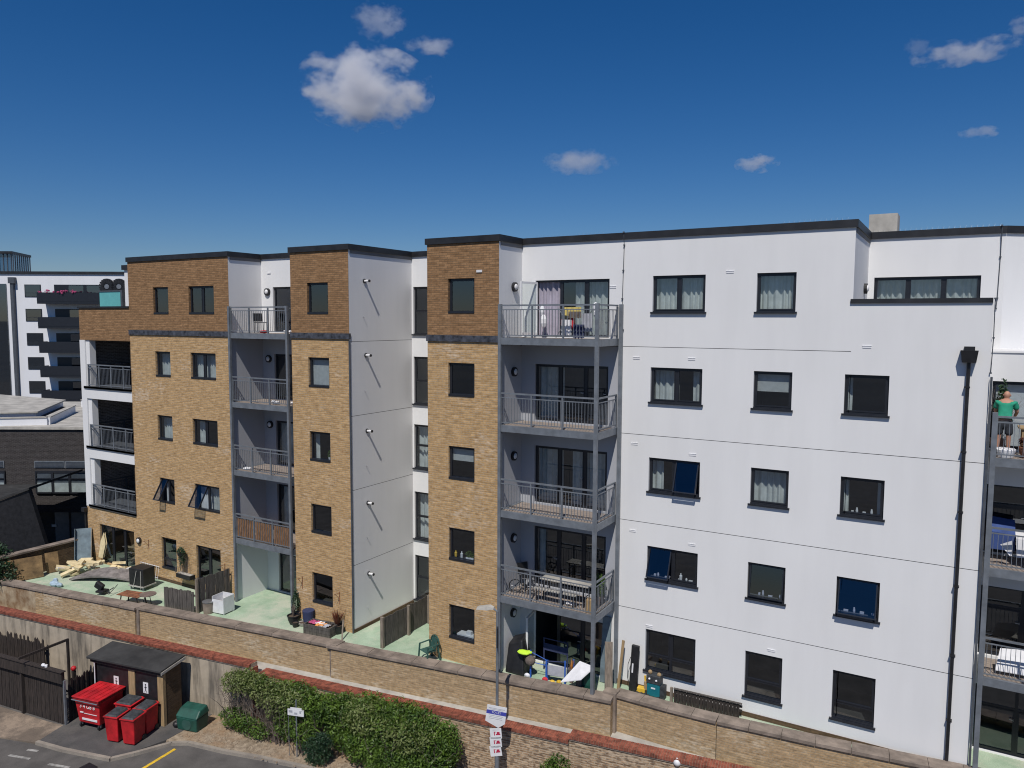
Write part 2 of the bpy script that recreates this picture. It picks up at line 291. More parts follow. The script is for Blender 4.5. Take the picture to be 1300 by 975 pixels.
obj('concrete_ledge',MB().prism([(-45,YL(-45)-1.1),(-21.8,YL(-21.8)-1.1),(-21.7,YL(-21.7)-.72),(4,YL(4)-.72),(4,23.1),(-.2,22.5),(-3,22.15),(-5.7,21.9),(-9,21.85),(-9,YL(-9)+.05),(-45,YL(-45)+.05)],0,1.86),'concrete',PW)
# ------------------------------------------------------------------ lower wall with red brick capping
LW=thing('red_capped_wall','low boundary wall with a red brick capping, stained concrete left and stock brick right','wall',(-20,18.2,0),local=False)
def lseg(x0,x1,z,mat,name,cap=.32,dy=0):
    off_=1.2 if x1<-21.72 else .82; y=lambda x:YL(x)-off_
    obj(name,MB().prism([(x0,y(x0)),(x1,y(x1)),(x1,y(x1)+.3),(x0,y(x0)+.3)],0,z),mat,LW)
    obj('capping_course',MB().prism([(x0,y(x0)-.03),(x1,y(x1)-.03),(x1,y(x1)+.33),(x0,y(x0)+.33)],z,z+.05),'stone',LW)
    mb=MB(); d=Vector((1,.148,0)).normalized(); q=Vector((-d.y,d.x,0)); L=(x1-x0)/d.x; n=int(L/.078)
    for i in range(n):
        a=Vector((x0,y(x0),0))+d*(i*L/n+.004)-q*.05+Vector((0,0,z+.05+random.uniform(-.004,.004))); b=a+d*(L/n-.008); mb.slab(a,b,b+q*.42,a+q*.42,(0,0,.11))
    obj('capping_bricks',mb,'red_brick',LW,kind='stuff'); obj('capping_mortar',MB().prism([(x0+.01,y(x0)-.04),(x1-.01,y(x1)-.04),(x1-.01,y(x1)+.34),(x0+.01,y(x0)+.34)],z+.05,z+.148),'mortar',LW)
lseg(-45,-21.75,2.2,'wall_stained','concrete_face'); obj('end_pier',MB().box(-21.95,-21.7,RL(-21.8)+.01,RL(-21.8)+.33,0,2.2),'red_brick',LW)
lseg(-21.7,-9.9,1.78,'brick_stock','brick_face'); lseg(-9.88,4,1.94,'brick_stock','brick_face')
# ------------------------------------------------------------------ apartment block
AB=thing('apartment_building','five storey apartment block with yellow brick towers, white render and grey steel balconies','building',(-15,23,0),local=False)
WT=[16.3,13.43,10.54,7.65,4.88]; JT=[14.07,11.25,8.40,5.47]; SL=[14.32,11.43,8.54,5.60]; TY=21.47; MY=23.0; SB=26.6
def wall(name,axis,c,u0,u1,z0,z1,ops,mat,rev=.13,sgn=-1,par=None):
    """axis 'x': wall along x at y=c, faces sgn*y; axis 'y': wall along y at x=c, faces sgn*x. ops: (u0,u1,z0,z1)"""
    def P(u,z,d): return (u,c-sgn*d,z) if axis=='x' else (c-sgn*d,u,z)
    us=sorted({u0,u1,*[v for o in ops for v in o[:2] if u0<v<u1]}); zs=sorted({z0,z1,*[v for o in ops for v in o[2:] if z0<v<z1]})
    mb=MB()
    for i in range(len(us)-1):
        for j in range(len(zs)-1):
            cu=(us[i]+us[i+1])/2;cz=(zs[j]+zs[j+1])/2
            if any(o[0]<cu<o[1] and o[2]<cz<o[3] for o in ops): continue
            a,b,cc,d=P(us[i],zs[j],0),P(us[i+1],zs[j],0),P(us[i+1],zs[j+1],0),P(us[i],zs[j+1],0)
            mb.quad(a,b,cc,d) if (axis=='x')==(sgn<0) else mb.quad(d,cc,b,a)
    for o in ops:
        a0,a1,b0,b1=max(o[0],u0),min(o[1],u1),max(o[2],z0),min(o[3],z1)
        if a1<=a0 or b1<=b0: continue
        mb.quad(P(a0,b0,0),P(a0,b1,0),P(a0,b1,rev),P(a0,b0,rev)); mb.quad(P(a1,b1,0),P(a1,b0,0),P(a1,b0,rev),P(a1,b1,rev))
        if b1<z1 or True: mb.quad(P(a0,b1,0),P(a1,b1,0),P(a1,b1,rev),P(a0,b1,rev))
        mb.quad(P(a1,b0,0),P(a0,b0,0),P(a0,b0,rev),P(a1,b0,rev))
    return obj(name,mb,mat,par or AB)
def panels(axis,c,u0,u1,zs,ops,sgn=-1,mat='render_white'):
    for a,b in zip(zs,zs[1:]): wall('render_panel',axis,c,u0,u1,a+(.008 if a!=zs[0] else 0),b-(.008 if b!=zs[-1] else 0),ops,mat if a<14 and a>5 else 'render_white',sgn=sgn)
    mb=MB()
    for z in zs[1:-1]:
        if axis=='x': mb.box(u0,u1,c-sgn*.03,c-sgn*.04,z-.04,z+.04)
        else: mb.box(c-sgn*.03,c-sgn*.04,u0,u1,z-.04,z+.04)
    obj('joint_strip',mb,'seam',AB)
ZS=[2.8]+JT[::-1]+[17.5]
WINS=[]  # (x0,x1,ztop,zbot,y,cfg)
def W(y,x0,x1,zt,zb,**k): WINS.append((x0,x1,zt,zb,y,k))
# main white front
W(MY,-8.40,-6.73,WT[0],15.17,cols=2,cur=[1,1]); W(MY,-5.21,-4.11,WT[0],15.17,cols=1,cur=[1])
W(MY,-8.42,-6.76,WT[1],12.33,cols=2,cur=[1,.45]); W(MY,-5.22,-4.13,WT[1],12.33,cols=1,cur=['b'],bl=.55); W(MY,-2.73,-1.61,WT[1],12.33,cols=1,cur=['s'])
W(MY,-8.42,-6.76,WT[2],9.45,cols=2,cur=[.45,0],op=[0,21]); W(MY,-5.22,-4.13,WT[2],9.45,cols=1,cur=[1]); W(MY,-2.73,-1.61,WT[2],9.45,cols=1,cur=['s2'])
W(MY,-8.42,-6.76,WT[3],6.58,cols=2,cur=[0,0],op=[21,0]); W(MY,-5.22,-4.13,WT[3],6.56,cols=1,cur=[0],op=[10]); W(MY,-2.73,-1.61,WT[3],6.54,cols=1,cur=[0],op=[18])
W(MY,-8.42,-6.76,WT[4],3.52,cols=2,cur=[0,0],low=.48,dark=1); W(MY,-5.22,-4.13,WT[4],3.48,cols=1,cur=[0],low=.48,dark=1); W(MY,-2.73,-1.61,WT[4],3.46,cols=1,cur=[0],low=.45,dark=1)
# towers
for r,(zb,cu) in enumerate([(15.12,0),(12.28,0),(9.38,'b'),(6.5,0),(3.66,0)]): W(TY,-15.17,-14.09,WT[r],zb,cols=1,cur=[cu],bl=.45,trim=1,dark=1)
for r,(zb,cu) in enumerate([(15.1,0),(12.28,'B'),(9.38,'s1'),(6.5,0),(3.66,0)]): W(TY,-21.81,-20.72,WT[r],zb,cols=1,cur=[cu],bl=1,trim=1,dark=1)
for r,(zb,cu,c2) in enumerate([(15.1,0,[0,0]),(12.3,1,[1,1]),(9.42,1,[.6,0]),(6.52,.5,[1,1])]):
    W(TY,-31.33,-30.27,WT[r],zb,cols=2 if r==3 else 1,cur=[cu]*(2 if r==3 else 1),op=[30,0] if r==3 else None,trim=1); W(TY,-28.87,-27.23,WT[r],zb,cols=2,cur=c2,trim=1,op=[30,0] if r==3 else None,split=.5)
W(TY,-31.35,-30.28,WT[4],3.42,cols=1,cur=[0],low=.42,trim=1,dark=1); W(TY,-28.89,-27.27,WT[4],3.3,cols=2,cur=[0,0],trim=1,dark=1)
# stair/landing windows in the deep gap
for zt,zb,cu in [(16.25,14.3,0),(13.37,11.4,0),(10.53,8.68,1),(7.67,5.65,.7),(4.93,3.0,0)]: W(25.25,-19.6,-18.3,zt,zb,cols=1,cur=[cu],low=.95,dark=1)
# strip window in the roof set-back
W(SB,-2.42,.45,WT[0]-.02,15.5,cols=3,cur=[1,1,1])
# patio doors: bay by the third tower, first bay, right-hand bay
for r,zt in enumerate([16.25,13.4,10.57,7.72,4.75]): W(MY,-12.6,-9.87,zt,(SL+[2.84])[r]+.02,door=1,cur=[[0,.6,1],[1,0,0],[1,.6,1],[.3,0,0],[0,0,0]][r],gone=(r in(0,4)),dark=r>=3)
for r,zt in enumerate([16.27,13.4,10.5,7.7,4.6]): W(23.2,-25.6,-23.4,zt,(SL+[2.84])[r]+.02,door=1,two=1,cur=[[0,0],[0,0],[1,0],[.4,0],[0,0]][r],dark=1)
for r,zt in enumerate([13.3,10.45,7.6,4.75]): W(24.5,.82,3.7,zt,(SL[1:]+[2.84])[r]+.02,door=1,cur=[['w',0,0],[0,0,0],[0,0,0],[0,0,0]][r],tr=r>0,dark=r>0)
# ground floor patio of the left block
W(TY,-36.2,-33.42,4.8,2.9,door=1,cur=[0,0,0],dark=1)
def ops_for(y,x0,x1): return [(a,b,zb,zt) for a,b,zt,zb,yy,k in WINS if abs(yy-y)<.01 and a>=x0-.01 and b<=x1+.01]
def curtain(x0,x1,z0,z1,y,full=True):
    n=max(6,int((x1-x0)/.035)); pts=[]; ph=random.uniform(0,6)
    for i in range(n+1):
        x=x0+(x1-x0)*i/n; pts.append((x,y+.045*math.sin(x*34+ph+1.2*math.sin(x*9+ph))))
    vs=[(x,yy,z0) for x,yy in pts]+[(x,yy,z1) for x,yy in pts]; return MB().add(vs,[(i,i+1,i+n+2,i+n+1) for i in range(n)])
def window(x0,x1,zt,zb,y,k):
    fy=y+.09; fb=y+.15; t=.055; door=k.get('door')
    if door: cols=2 if k.get('two') else 3
    else: cols=k['cols']
    fr=MB(); fr.box(x0,x0+t,fy,fb,zb,zt).box(x1-t,x1,fy,fb,zb,zt).box(x0+t,x1-t,fy,fb,zt-t,zt).box(x0+t,x1-t,fy,fb,zb,zb+t)
    if door:
        W_=x1-x0; xs=[x0,x0+W_*.345,x0+W_*.69,x1] if cols==3 else [x0,x0+W_*.5,x1]
    else: xs=[x0+(x1-x0)*i/cols for i in range(cols+1)]
    for x in xs[1:-1]: fr.box(x-.04,x+.04,fy,fb,zb+t,zt-t)
    low=k.get('low'); 
    if low: fr.box(x0+t,x1-t,fy+.003,fb-.003,zb+low-.03,zb+low+.03)
    if k.get('tr'): fr.box(x0+t,x1-t,fy+.003,fb-.003,zt-.62,zt-.54)
    name='patio_door' if door else 'window'; w=obj(name,fr,'frame',AB)
    # sill
    if not door:
        if k.get('trim'): obj('sill',MB().box(x0+.01,x1-.01,y-.02,fy,zb+.002,zb+.075),'frame',w)
        else: obj('sill',MB().box(x0-.05,x1+.05,y-.075,y-.002,zb-.05,zb+.004).box(x0+.01,x1-.01,y-.004,fy,zb+.002,zb+.03),'frame',w)
    ops=k.get('op') or [0]*cols; cur=k.get('cur',[0]*cols)
    for i in range(cols):
        a=xs[i]+(t if i==0 else .04); b=xs[i+1]-(t if i==cols-1 else .04); lo=zb+t; hi=zt-t
        if k.get('gone') and i==0:      # door leaf swung open to the left, against the side wall
            ang=R(100) if zt>10 else R(80); px,py=xs[0]+.03,fy-.01; L=b-a+.06; d=Vector((math.cos(-ang),math.sin(-ang),0)); n_=Vector((-d.y,d.x,0))
            P=lambda s,z: Vector((px,py,z))+d*s
            lf=MB(); lf.beam(P(.035,lo),P(.035,hi),.05,.07,n_).beam(P(L-.035,lo),P(L-.035,hi),.05,.07,n_).beam(P(.07,hi-.035),P(L-.07,hi-.035),.05,.07).beam(P(.07,lo+.045),P(L-.07,lo+.045),.05,.09)
            obj('door_leaf',lf,'white_plastic',w); obj('pane',MB().quad(P(.06,lo+.08),P(L-.06,lo+.08),P(L-.06,hi-.06),P(.06,hi-.06)),'glass_clear',w)
        else:
            sb=.035; ly=fy-.012; bars=MB()
            l2=lo+(low-t+.03 if low else 0); h2=hi-(.56 if k.get('tr') else 0)
            bars.box(a,a+sb,ly,fb-.01,l2,h2).box(b-sb,b,ly,fb-.01,l2,h2).box(a+sb,b-sb,ly,fb-.01,h2-sb,h2).box(a+sb,b-sb,ly,fb-.01,l2,l2+sb)
            gy=fy+.02; pane=MB().quad((a+sb-.005,gy,l2+sb-.005),(b-sb+.005,gy,l2+sb-.005),(b-sb+.005,gy,h2-sb+.005),(a+sb-.005,gy,h2-sb+.005))
            if ops[i]:
                mt=Matrix.Translation((0,ly,h2))@Matrix.Rotation(-R(ops[i]),4,'X')@Matrix.Translation((0,-ly,-h2)); bars.xf(mt); pane.xf(mt)
            obj('sash',bars,'frame',w); obj('pane',pane,'glass_open' if ops[i] else 'glass',w)
            if low: obj('pane',MB().quad((a,gy,lo),(b,gy,lo),(b,gy,zb+low-.03),(a,gy,zb+low-.03)),'glass',w)
            if k.get('tr'): obj('pane',MB().quad((a,gy,zt-.54),(b,gy,zt-.54),(b,gy,hi),(a,gy,hi)),'glass',w)
            if door and i<cols: obj('handle',MB().box(b-.03,b-.015,ly-.05,ly,zb+1.0,zb+1.05).box(b-.12,b-.015,ly-.05,ly-.035,zb+1.02,zb+1.04),'chrome',w)
        c=cur[i]; cy=y+.36; z0=zb-.05; z1=zt+.05; L=b-a
        if c==1: obj('curtain',curtain(a-.05,b+.05,z0,z1,cy),'curtain_grey' if door and i==0 and zt>16 else 'curtain',w)
        elif c in('b','B'): obj('blind',MB().box(a-.03,b+.03,y+.2,y+.21,zt-k.get('bl',.5)*(zt-zb),z1),'blind' ,w)
        elif c=='s': obj('curtain',curtain(a-.05,a+.12,z0,z1,cy).add(curtain(b-.06,b+.08,z0,z1,cy).v,[]),'curtain',w)
        elif c=='s1': obj('curtain',curtain(a-.05,a+.12,z0,z1,cy),'curtain',w)
        elif c=='s2': obj('curtain',curtain(a-.05,a+.14,z0,z1,cy),'curtain',w); obj('curtain',curtain(b-.14,b+.08,z0,z1,cy),'curtain',w)
        elif c=='w': obj('curtain',MB().box(a-.03,b+.03,y+.2,y+.21,z0,z1),'cloth_white',w)
        elif c: 
            if i%2==0: obj('curtain',curtain(a-.05,a+L*c,z0,z1,cy),'curtain',w)
            else: obj('curtain',curtain(b-L*c,b+.05,z0,z1,cy),'curtain',w)
    if k.get('gone') and zt>15: obj('curtain',curtain(x0+.05,x0+(x1-x0)*.33,zb,zt-.05,y+.2),'curtain_grey',w)
    # room behind
    m=.25; yb=y+.16; D=2.2; X0,X1,Z0,Z1=x0-m,x1+m,zb-m*.6,zt+.12
    if zt-zb>1.7: Z0=zb-.01
    rm=MB(); rm.quad((X0,yb+D,Z0),(X1,yb+D,Z0),(X1,yb+D,Z1),(X0,yb+D,Z1)); rm.quad((X0,yb,Z0),(X1,yb,Z0),(X1,yb+D,Z0),(X0,yb+D,Z0)); rm.quad((X0,yb,Z1),(X0,yb+D,Z1),(X1,yb+D,Z1),(X1,yb,Z1))
    rm.quad((X0,yb,Z0),(X0,yb+D,Z0),(X0,yb+D,Z1),(X0,yb,Z1)); rm.quad((X1,yb,Z0),(X1,yb,Z1),(X1,yb+D,Z1),(X1,yb+D,Z0))
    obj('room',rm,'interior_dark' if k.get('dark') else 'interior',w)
for a in WINS: window(*a[:5],a[5])
BZ=14.27  # lead band
def tower(x0,x1,left_x=None):
    ops=ops_for(TY,x0,x1)
    wall('brick_wall','x',TY,x0,x1,2.5,BZ-.11,ops,'brick_yellow'); wall('brick_wall','x',TY-.004,x0,x1,BZ+.11,17.5,ops,'brick_upper')
    obj('lead_band',MB().box(x0-.03,x1+.03,TY-.05,TY+.05,BZ-.11,BZ+.11),'lead',AB)
tower(-33.15,-26.3); tower(-22.7,-19.68); tower(-16.05,-13.13)
for x in (-19.68,-13.13,-26.3): obj('corner_trim',MB().box(x-.02,x+.03,TY-.03,TY+.02,2.6,14.1),'steel_dark',AB)
# sides facing +x
panels('y',-26.3,TY,23.2,ZS,[],sgn=1,mat='render_bay_shade'); panels('y',-19.68,TY,25.25,ZS,[],sgn=1); panels('y',-13.13,TY,MY,ZS,[],sgn=1,mat='render_bay_shade')
# sides facing -x
wall('side_wall','y',-33.15,TY,36,2.5,17.5,[],'brick_upper'); wall('side_wall','y',-22.7,TY,23.2,2.5,17.5,[],'brick_yellow'); wall('side_wall','y',-16.05,TY,25.25,2.5,17.5,[],'brick_yellow')
# back walls of bays
panels('x',23.2,-26.3,-22.7,ZS,ops_for(23.2,-26.3,-22.7),mat='render_bay_shade'); panels('x',25.25,-19.68,-16.05,[2.8,17.5],ops_for(25.25,-19.68,-16.05))
# main front
mo=ops_for(MY,-13.13,.7)
panels('x',MY,-13.13,-9.42,ZS,mo,mat='render_bay_shade'); panels('x',MY,-9.42,-2.6,ZS,mo); panels('x',MY,-2.6,.7,ZS[:-2]+[15.4],mo)
panels('y',-2.6,MY,SB,[15.35,17.5],[],sgn=1); wall('upper_wall','x',SB,-2.6,1.02,14.0,17.5,ops_for(SB,-2.6,.9),'render_white')
obj('ledge_cap',MB().box(-2.66,.68,MY-.05,MY+.25,15.4,15.52),'coping_metal',AB)
obj('roof_terrace',MB().box(-2.6,.68,MY+.02,SB-.01,14.9,15.18),'roof_felt',AB)
obj('side_wall',MB().box(.45,.7,MY+.14,24.5,2.8,15.2),'render_white',AB)
E_=(2.6,29.2)
wall('bay_wall','x',24.5,.6,4.6,2.8,14.07,ops_for(24.5,.7,4.6),'render_white')
obj('upper_wall',MB().slab((1.02,SB,14.0),(4.2,SB+2.6,14.0),(4.2,SB+2.6,17.5),(1.02,SB,17.5),(0,.2,0)),'render_white',AB)
obj('bay_roof',MB().box(.71,4.6,24.47,30,14.075,14.12),'render_white',AB)
# coping round the roof
def offset(pts,d):          # polyline moved sideways by d (left positive), mitred
    out=[]
    for i,p in enumerate(pts):
        ds=[]
        if i>0: v=Vector(p)-Vector(pts[i-1]); ds.append(v.normalized())
        if i<len(pts)-1: v=Vector(pts[i+1])-Vector(p); ds.append(v.normalized())
        ns=[Vector((-v.y,v.x)) for v in ds]; m=sum(ns,Vector((0,0))); m/=len(ns); k=d/max(.2,m.dot(m)); out.append(Vector(p)+m*k)
    return out
def coping(pts,z=17.48,h=.21,oh=.06,wd=.34):
    A_=offset(pts,-oh); B_=offset(pts,wd)
    for i in range(len(pts)-1):
        a,b,c,d=A_[i],A_[i+1],B_[i+1],B_[i]; u=(b-a).normalized()*.003; a=a+u;b=b-u;c=c-u;d=d+u
        obj('roof_coping',MB().slab((*a,z),(*b,z),(*c,z),(*d,z),(0,0,h)),'coping_metal',AB)
RF=[(-33.2,TY),(-26.3,TY),(-26.3,23.2),(-22.7,23.2),(-22.7,TY),(-19.68,TY),(-19.68,25.25),(-16.05,25.25),(-16.05,TY),(-13.13,TY),(-13.13,MY),(-2.6,MY),(-2.6,SB),(1.02,SB),(4.2,SB+2.6)]
coping(RF)
obj('roof',MB().prism([(x+.02,y+.1) for x,y in RF]+[(4.2,36),(-33.2,36)],17.35,17.52),'roof_felt',AB)
sp=MB()
for (x0,y0),(x1,y1) in [((-13,MY),(-2.7,MY)),((-2.5,SB),(1,SB)),((-24.6,23.2),(-22.8,23.2)),((-22.6,TY),(-19.8,TY)),((-19.5,25.25),(-17.5,25.25))]:
    L=math.hypot(x1-x0,y1-y0); n=int(L/.14)
    for i in range(n):
        if math.sin(i*.05+x0)>.55: continue
        t=i/n; x=x0+(x1-x0)*t; y=y0+(y1-y0)*t+.1
        for s in (-.03,.03): sp.add([(x-.003,y,17.69),(x+.003,y,17.69),(x+s,y+s,17.80)],[(0,1,2)])
obj('bird_spikes',sp,'chrome',AB,kind='stuff')
obj('roof_box',MB().box(-2.8,-1.95,28.2,29.2,17.5,18.45),'concrete',AB)
# left block with corner balconies
wall('parapet_brick','x',TY,-37.2,-33.15,13.85,15.38,[],'brick_upper'); obj('parapet_cap',MB().box(-37.25,-33.16,TY-.05,TY+.3,15.38,15.47),'coping_metal',AB)
wall('side_wall','y',-37.2,TY,30,2.5,15.38,[(21.9,25,5.6,13.85)],'brick_yellow'); obj('recess_side_wall',MB().box(-37.3,-37.15,TY+.36,25,5.6,13.85),'brick_recess_lit',AB); wall('brick_wall','x',TY,-37.2,-33.15,2.5,5.6,ops_for(TY,-37.2,-33.2),'brick_yellow')
obj('block_roof',MB().box(-37.19,-33.16,TY+.1,30,15.1,15.25),'roof_felt',AB)
obj('white_column',MB().box(-37.21,-36.78,TY-.02,TY+.35,5.6,13.85).box(-36.78,-36.5,TY+.05,TY+.35,5.6,13.85),'render_white',AB)
for z1 in (11.5,8.55): obj('white_band',MB().box(-36.78,-33.15,TY-.015,TY+.25,z1-.5,z1),'render_white',AB)
for z in (11.5,8.55,5.6):
    obj('balcony_floor',MB().box(-36.95,-33.16,TY-.06,25,z+.002,z+.1),'steel_dark',AB)
    obj('ceiling',MB().box(-36.78,-33.16,TY+.26,25,z-.45,z-.02),'render_white',AB)
obj('rear_wall',MB().box(-37.1,-33.16,25,25.2,5.6,13.85),'brick_recess_lit',AB); obj('inner_wall',MB().box(-33.35,-33.16,TY+.1,25,5.6,13.85),'brick_brown',AB)
obj('upper_block',MB().box(-38.9,-33.2,25,30,13,17.5),'render_white',AB); obj('roof_coping',MB().box(-39,-33.2,24.9,30,17.5,17.75),'coping_metal',AB)
tp=obj('terrace_screen',MB().box(-38.35+1.15,-35.4,22.55,22.6,15.3,16.22),'teal_panel',AB); obj('screen_rail',MB().box(-37.25,-35.3,22.52,22.63,16.22,16.28).box(-35.4,-35.25,22.5,22.65,15.2,16.28),'steel_dark',tp)
# ---- balconies
def railing(par,p0,p1,z,posts,ht=1.06,mat='steel',scr=None):
    p0=Vector((*p0,0));p1=Vector((*p1,0)); d=p1-p0; L=d.length; u=d/L; Zv=lambda h:Vector((0,0,z+h))
    obj('handrail',MB().beam(p0+Zv(ht),p1+Zv(ht),.05,.05),mat,par); obj('mid_rail',MB().beam(p0+Zv(ht-.14),p1+Zv(ht-.14),.025,.03),mat,par); obj('bottom_rail',MB().beam(p0+Zv(.09),p1+Zv(.09),.025,.03),mat,par)
    for t in posts: q=p0+u*L*t; obj('rail_post',MB().beam(q+Zv(-.05),q+Zv(ht-.03),.05,.05,u),mat,par)
    n=int(L/.105); mb=MB()
    for i in range(1,n): q=p0+u*L*i/n; mb.beam(q+Zv(.1),q+Zv(ht-.14),.013,.013,u)
    obj('baluster',mb,mat,par,kind='stuff')
    if scr:
        ts=sorted([0,1]+list(posts)); ts=[t for i,t in enumerate(ts) if i==0 or t-ts[i-1]>.05]
        nn=Vector((-u.y,u.x,0))
        for a,b in zip(ts,ts[1:]):
            k=int((b-a)*L/.035); mb=MB()
            for i in range(2,k-1):
                q=p0+u*L*(a+(b-a)*i/k)+nn*.03+Zv(0); mb.beam(q+Vector((0,0,.1+random.uniform(-.01,.02))),q+Vector((0,0,ht-.18+random.uniform(-.03,.02))),.026,.02,u)
            obj('bamboo_screen',mb,'bamboo',par,kind='stuff')
def balcony(x0,x1,yf,yb,z,posts,side=False,scr=None):
    mb=MB().box(x0,x1,yf,yf+.08,z-.22,z).box(x0,x0+.08,yf+.08,yb-.02,z-.22,z).box(x1-.08,x1,yf+.08,yb-.02,z-.22,z).box(x0+.08,x1-.08,yf+.08,yb-.02,z-.12,z-.06)
    for i in range(1,4): xx=x0+(x1-x0)*i/4; mb.box(xx-.03,xx+.03,yf+.08,yb-.02,z-.2,z-.12)
    b=obj('balcony',mb,'steel',AB); dk=MB(); n=int((yb-yf-.06)/.14)
    for i in range(n): y=yf+.085+i*.14; dk.box(x0+.085,x1-.085,y,y+.128,z-.055,z-.012+random.uniform(-.004,.002))
    obj('deck_boards',dk,'deck',b,kind='stuff')
    railing(b,(x0+.05,yf+.04),(x1-.05,yf+.04),z,posts,scr=scr)
    if side: railing(b,(x1-.05,yf+.1),(x1-.05,yb-.05),z,[.98])
    return b
for i,z in enumerate(SL):
    balcony(-13.1,-9.5,21.42,MY,z,[.005,.335,.655,.995],side=True); balcony(-26.28,-22.84,21.42,23.2,z,[.01,.34,.67,.99],scr=(i==3))
    if i>0: balcony(.82,4.6,22.92,24.5,z,[.01,.27,.54,.8])
for (x,y) in [(-13.07,21.45),(-9.56,21.38),(-9.42,22.93)]: obj('steel_post',MB().box(x-.055,x+.055,y-.055,y+.055,2.82,15.42 if x<-9.5 or y>22 else 15.42),'steel',AB)
for x in (-26.24,-22.88): obj('steel_post',MB().box(x-.05,x+.05,21.36,21.46,2.82,15.42),'steel',AB)
obj('steel_post',MB().box(.80,.92,22.85,22.97,2.82,12.6),'steel',AB)
obj('steel_post',MB().box(.71,.76,22.9,23.05,2.82,13.5),'steel_dark',AB)
for x,z in ((-36.5,11.6),(-36.5,8.65),(-36.5,5.7)):
    b=obj('corner_balcony',MB().box(-36.95,-33.16,TY-.06,TY,z-.12,z-.002),'steel_dark',AB); railing(b,(-36.6,TY-.02),(-33.18,TY-.02),z,[0.01,.27,.55,.84]); railing(b,(-36.8,TY+.3),(-36.8,24.9),z,[0.01,.5,.99],mat='steel_dark')
# ---- wall fittings
def bulk(x,y,z,ax):
    d=Vector((1,0,0)) if ax=='x' else Vector((0,-1,0)); c=Vector((x,y,z))
    o=obj('wall_light',MB().tube(c,c+d*.09,.16,14),'black_plastic',AB); mb=MB().ball(c+d*.09,.105,12,6,(.5,1,1) if ax=='x' else (1,.5,1)); obj('lens',mb,'white_plastic',o,smooth=True)
for z in (16.02,13.14,10.23,7.34,4.66): bulk(-13.13,22.43,z,'x')
for z in (16.07,13.18,10.3): bulk(-25.9,23.2,z,'y')
bulk(-2.6,25.6,15.9,'x'); bulk(-33.0,TY,4.45,'y')
for i,(y,z) in enumerate([(22.33,16.36),(22.36,13.53),(22.38,10.6),(22.38,7.76),(22.38,4.93)]):
    f=obj('flue_pipe',MB().tube((-19.68,y,z),(-19.44,y,z),.045,10),'white_plastic',AB); obj('flue_ring',MB().tube((-19.67,y,z),(-19.64,y,z),.085,12),'black_plastic',f); obj('flue_cap',MB().tube((-19.44,y,z),(-19.40,y,z),.052,10),'black_plastic',f)
    obj('overflow_pipe',MB().tube((-19.68,y-.08,z-1.35),(-19.60,y-.08,z-1.37),.011,6),'chrome',AB)
for x,z in [(-9.75,15.97),(-6.0,16.35),(-8.9,13.7),(-7.1,13.72),(-8.92,10.93),(-7.0,10.75),(-8.93,8.06),(-6.95,7.9),(-8.3,4.98),(-4.45,5.05),(-2.2,14.2)]:
    obj('air_vent',MB().box(x-.11,x+.11,MY-.012,MY-.001,z-.03,z+.03).box(x-.115,x+.115,MY-.022,MY-.001,z+.03,z+.04),'cloth_white',AB)
obj('air_vent',MB().box(-14.0,-13.78,TY-.03,TY-.005,16.48,16.56),'white_plastic',AB); obj('air_vent',MB().box(-25.9,-25.7,23.17,23.199,16.85,16.9),'white_plastic',AB)
def cable(pts):
    mb=MB().path(pts,.012,5); c=obj('lightning_cable',mb,'steel_dark',AB); k=MB()
    for p in pts[::1]: k.box(p[0]-.025,p[0]+.025,p[1]-.03,p[1]+.02,p[2]-.02,p[2]+.02)
    obj('cable_clip',k,'steel_dark',c)
cable([(-9.38,MY-.07,17.7),(-9.37,MY-.03,17.3),(-9.39,MY-.02,16.5),(-9.41,MY-.02,15.6),(-9.37,MY-.02,14.6)]); cable([(.72,MY-.02,15.5),(.73,MY-.02,14.5),(.71,MY-.02,13.6)]); cable([(.9,SB-.08,17.7),(.9,SB-.02,16.8),(.88,SB-.02,15.6),(.86,SB-.02,15.3)])
dp=obj('downpipe',MB().tube((.2,MY-.09,2.9),(.22,MY-.09,13.95),.045,12),'black_plastic',AB,smooth=False)
obj('hopper',MB().add([(.02,MY-.28,14.17),(.42,MY-.28,14.17),(.42,MY-.003,14.17),(.02,MY-.003,14.17),(.06,MY-.24,13.86),(.38,MY-.24,13.86),(.38,MY-.003,13.86),(.06,MY-.003,13.86)],[(0,1,2,3),(7,6,5,4),(0,4,5,1),(1,5,6,2),(2,6,7,3),(3,7,4,0)]).box(.1,.34,MY-.2,MY-.003,14.17,14.27),'black_plastic',dp)
cl=MB()
for z in (4.2,6.0,7.9,9.9,11.5,13.2): cl.box(.145,.275,MY-.145,MY-.003,z,z+.035)
obj('pipe_bracket',cl,'black_plastic',dp)
obj('downpipe',MB().tube((-37.28,TY-.06,2.9),(-37.28,TY-.06,5.3),.05,10).box(-37.4,-37.15,TY-.2,TY-.005,5.3,5.5),'black_plastic',AB)
for x,z in [(-32.3,4.45),(-27.0,4.2),(-22.35,4.45),(-20.35,4.2)]: obj('basket_bracket',MB().box(x-.01,x+.01,TY-.02,TY-.005,z-.35,z+.15).beam((x,TY-.02,z+.1),(x-.02,TY-.3,z+.12),.015,.015).beam((x,TY-.02,z-.15),(x-.01,TY-.22,z+.1),.012,.012),'rust',AB)
for b6 in ((-33.1,-26.3,TY-.03,TY-.006,2.8,2.95),(-9.4,.7,MY-.03,MY-.003,2.8,2.96),(-19.69,-19.64,TY,25.2,2.8,2.95)): obj('plinth',MB().box(*b6),'brick_brown',AB)
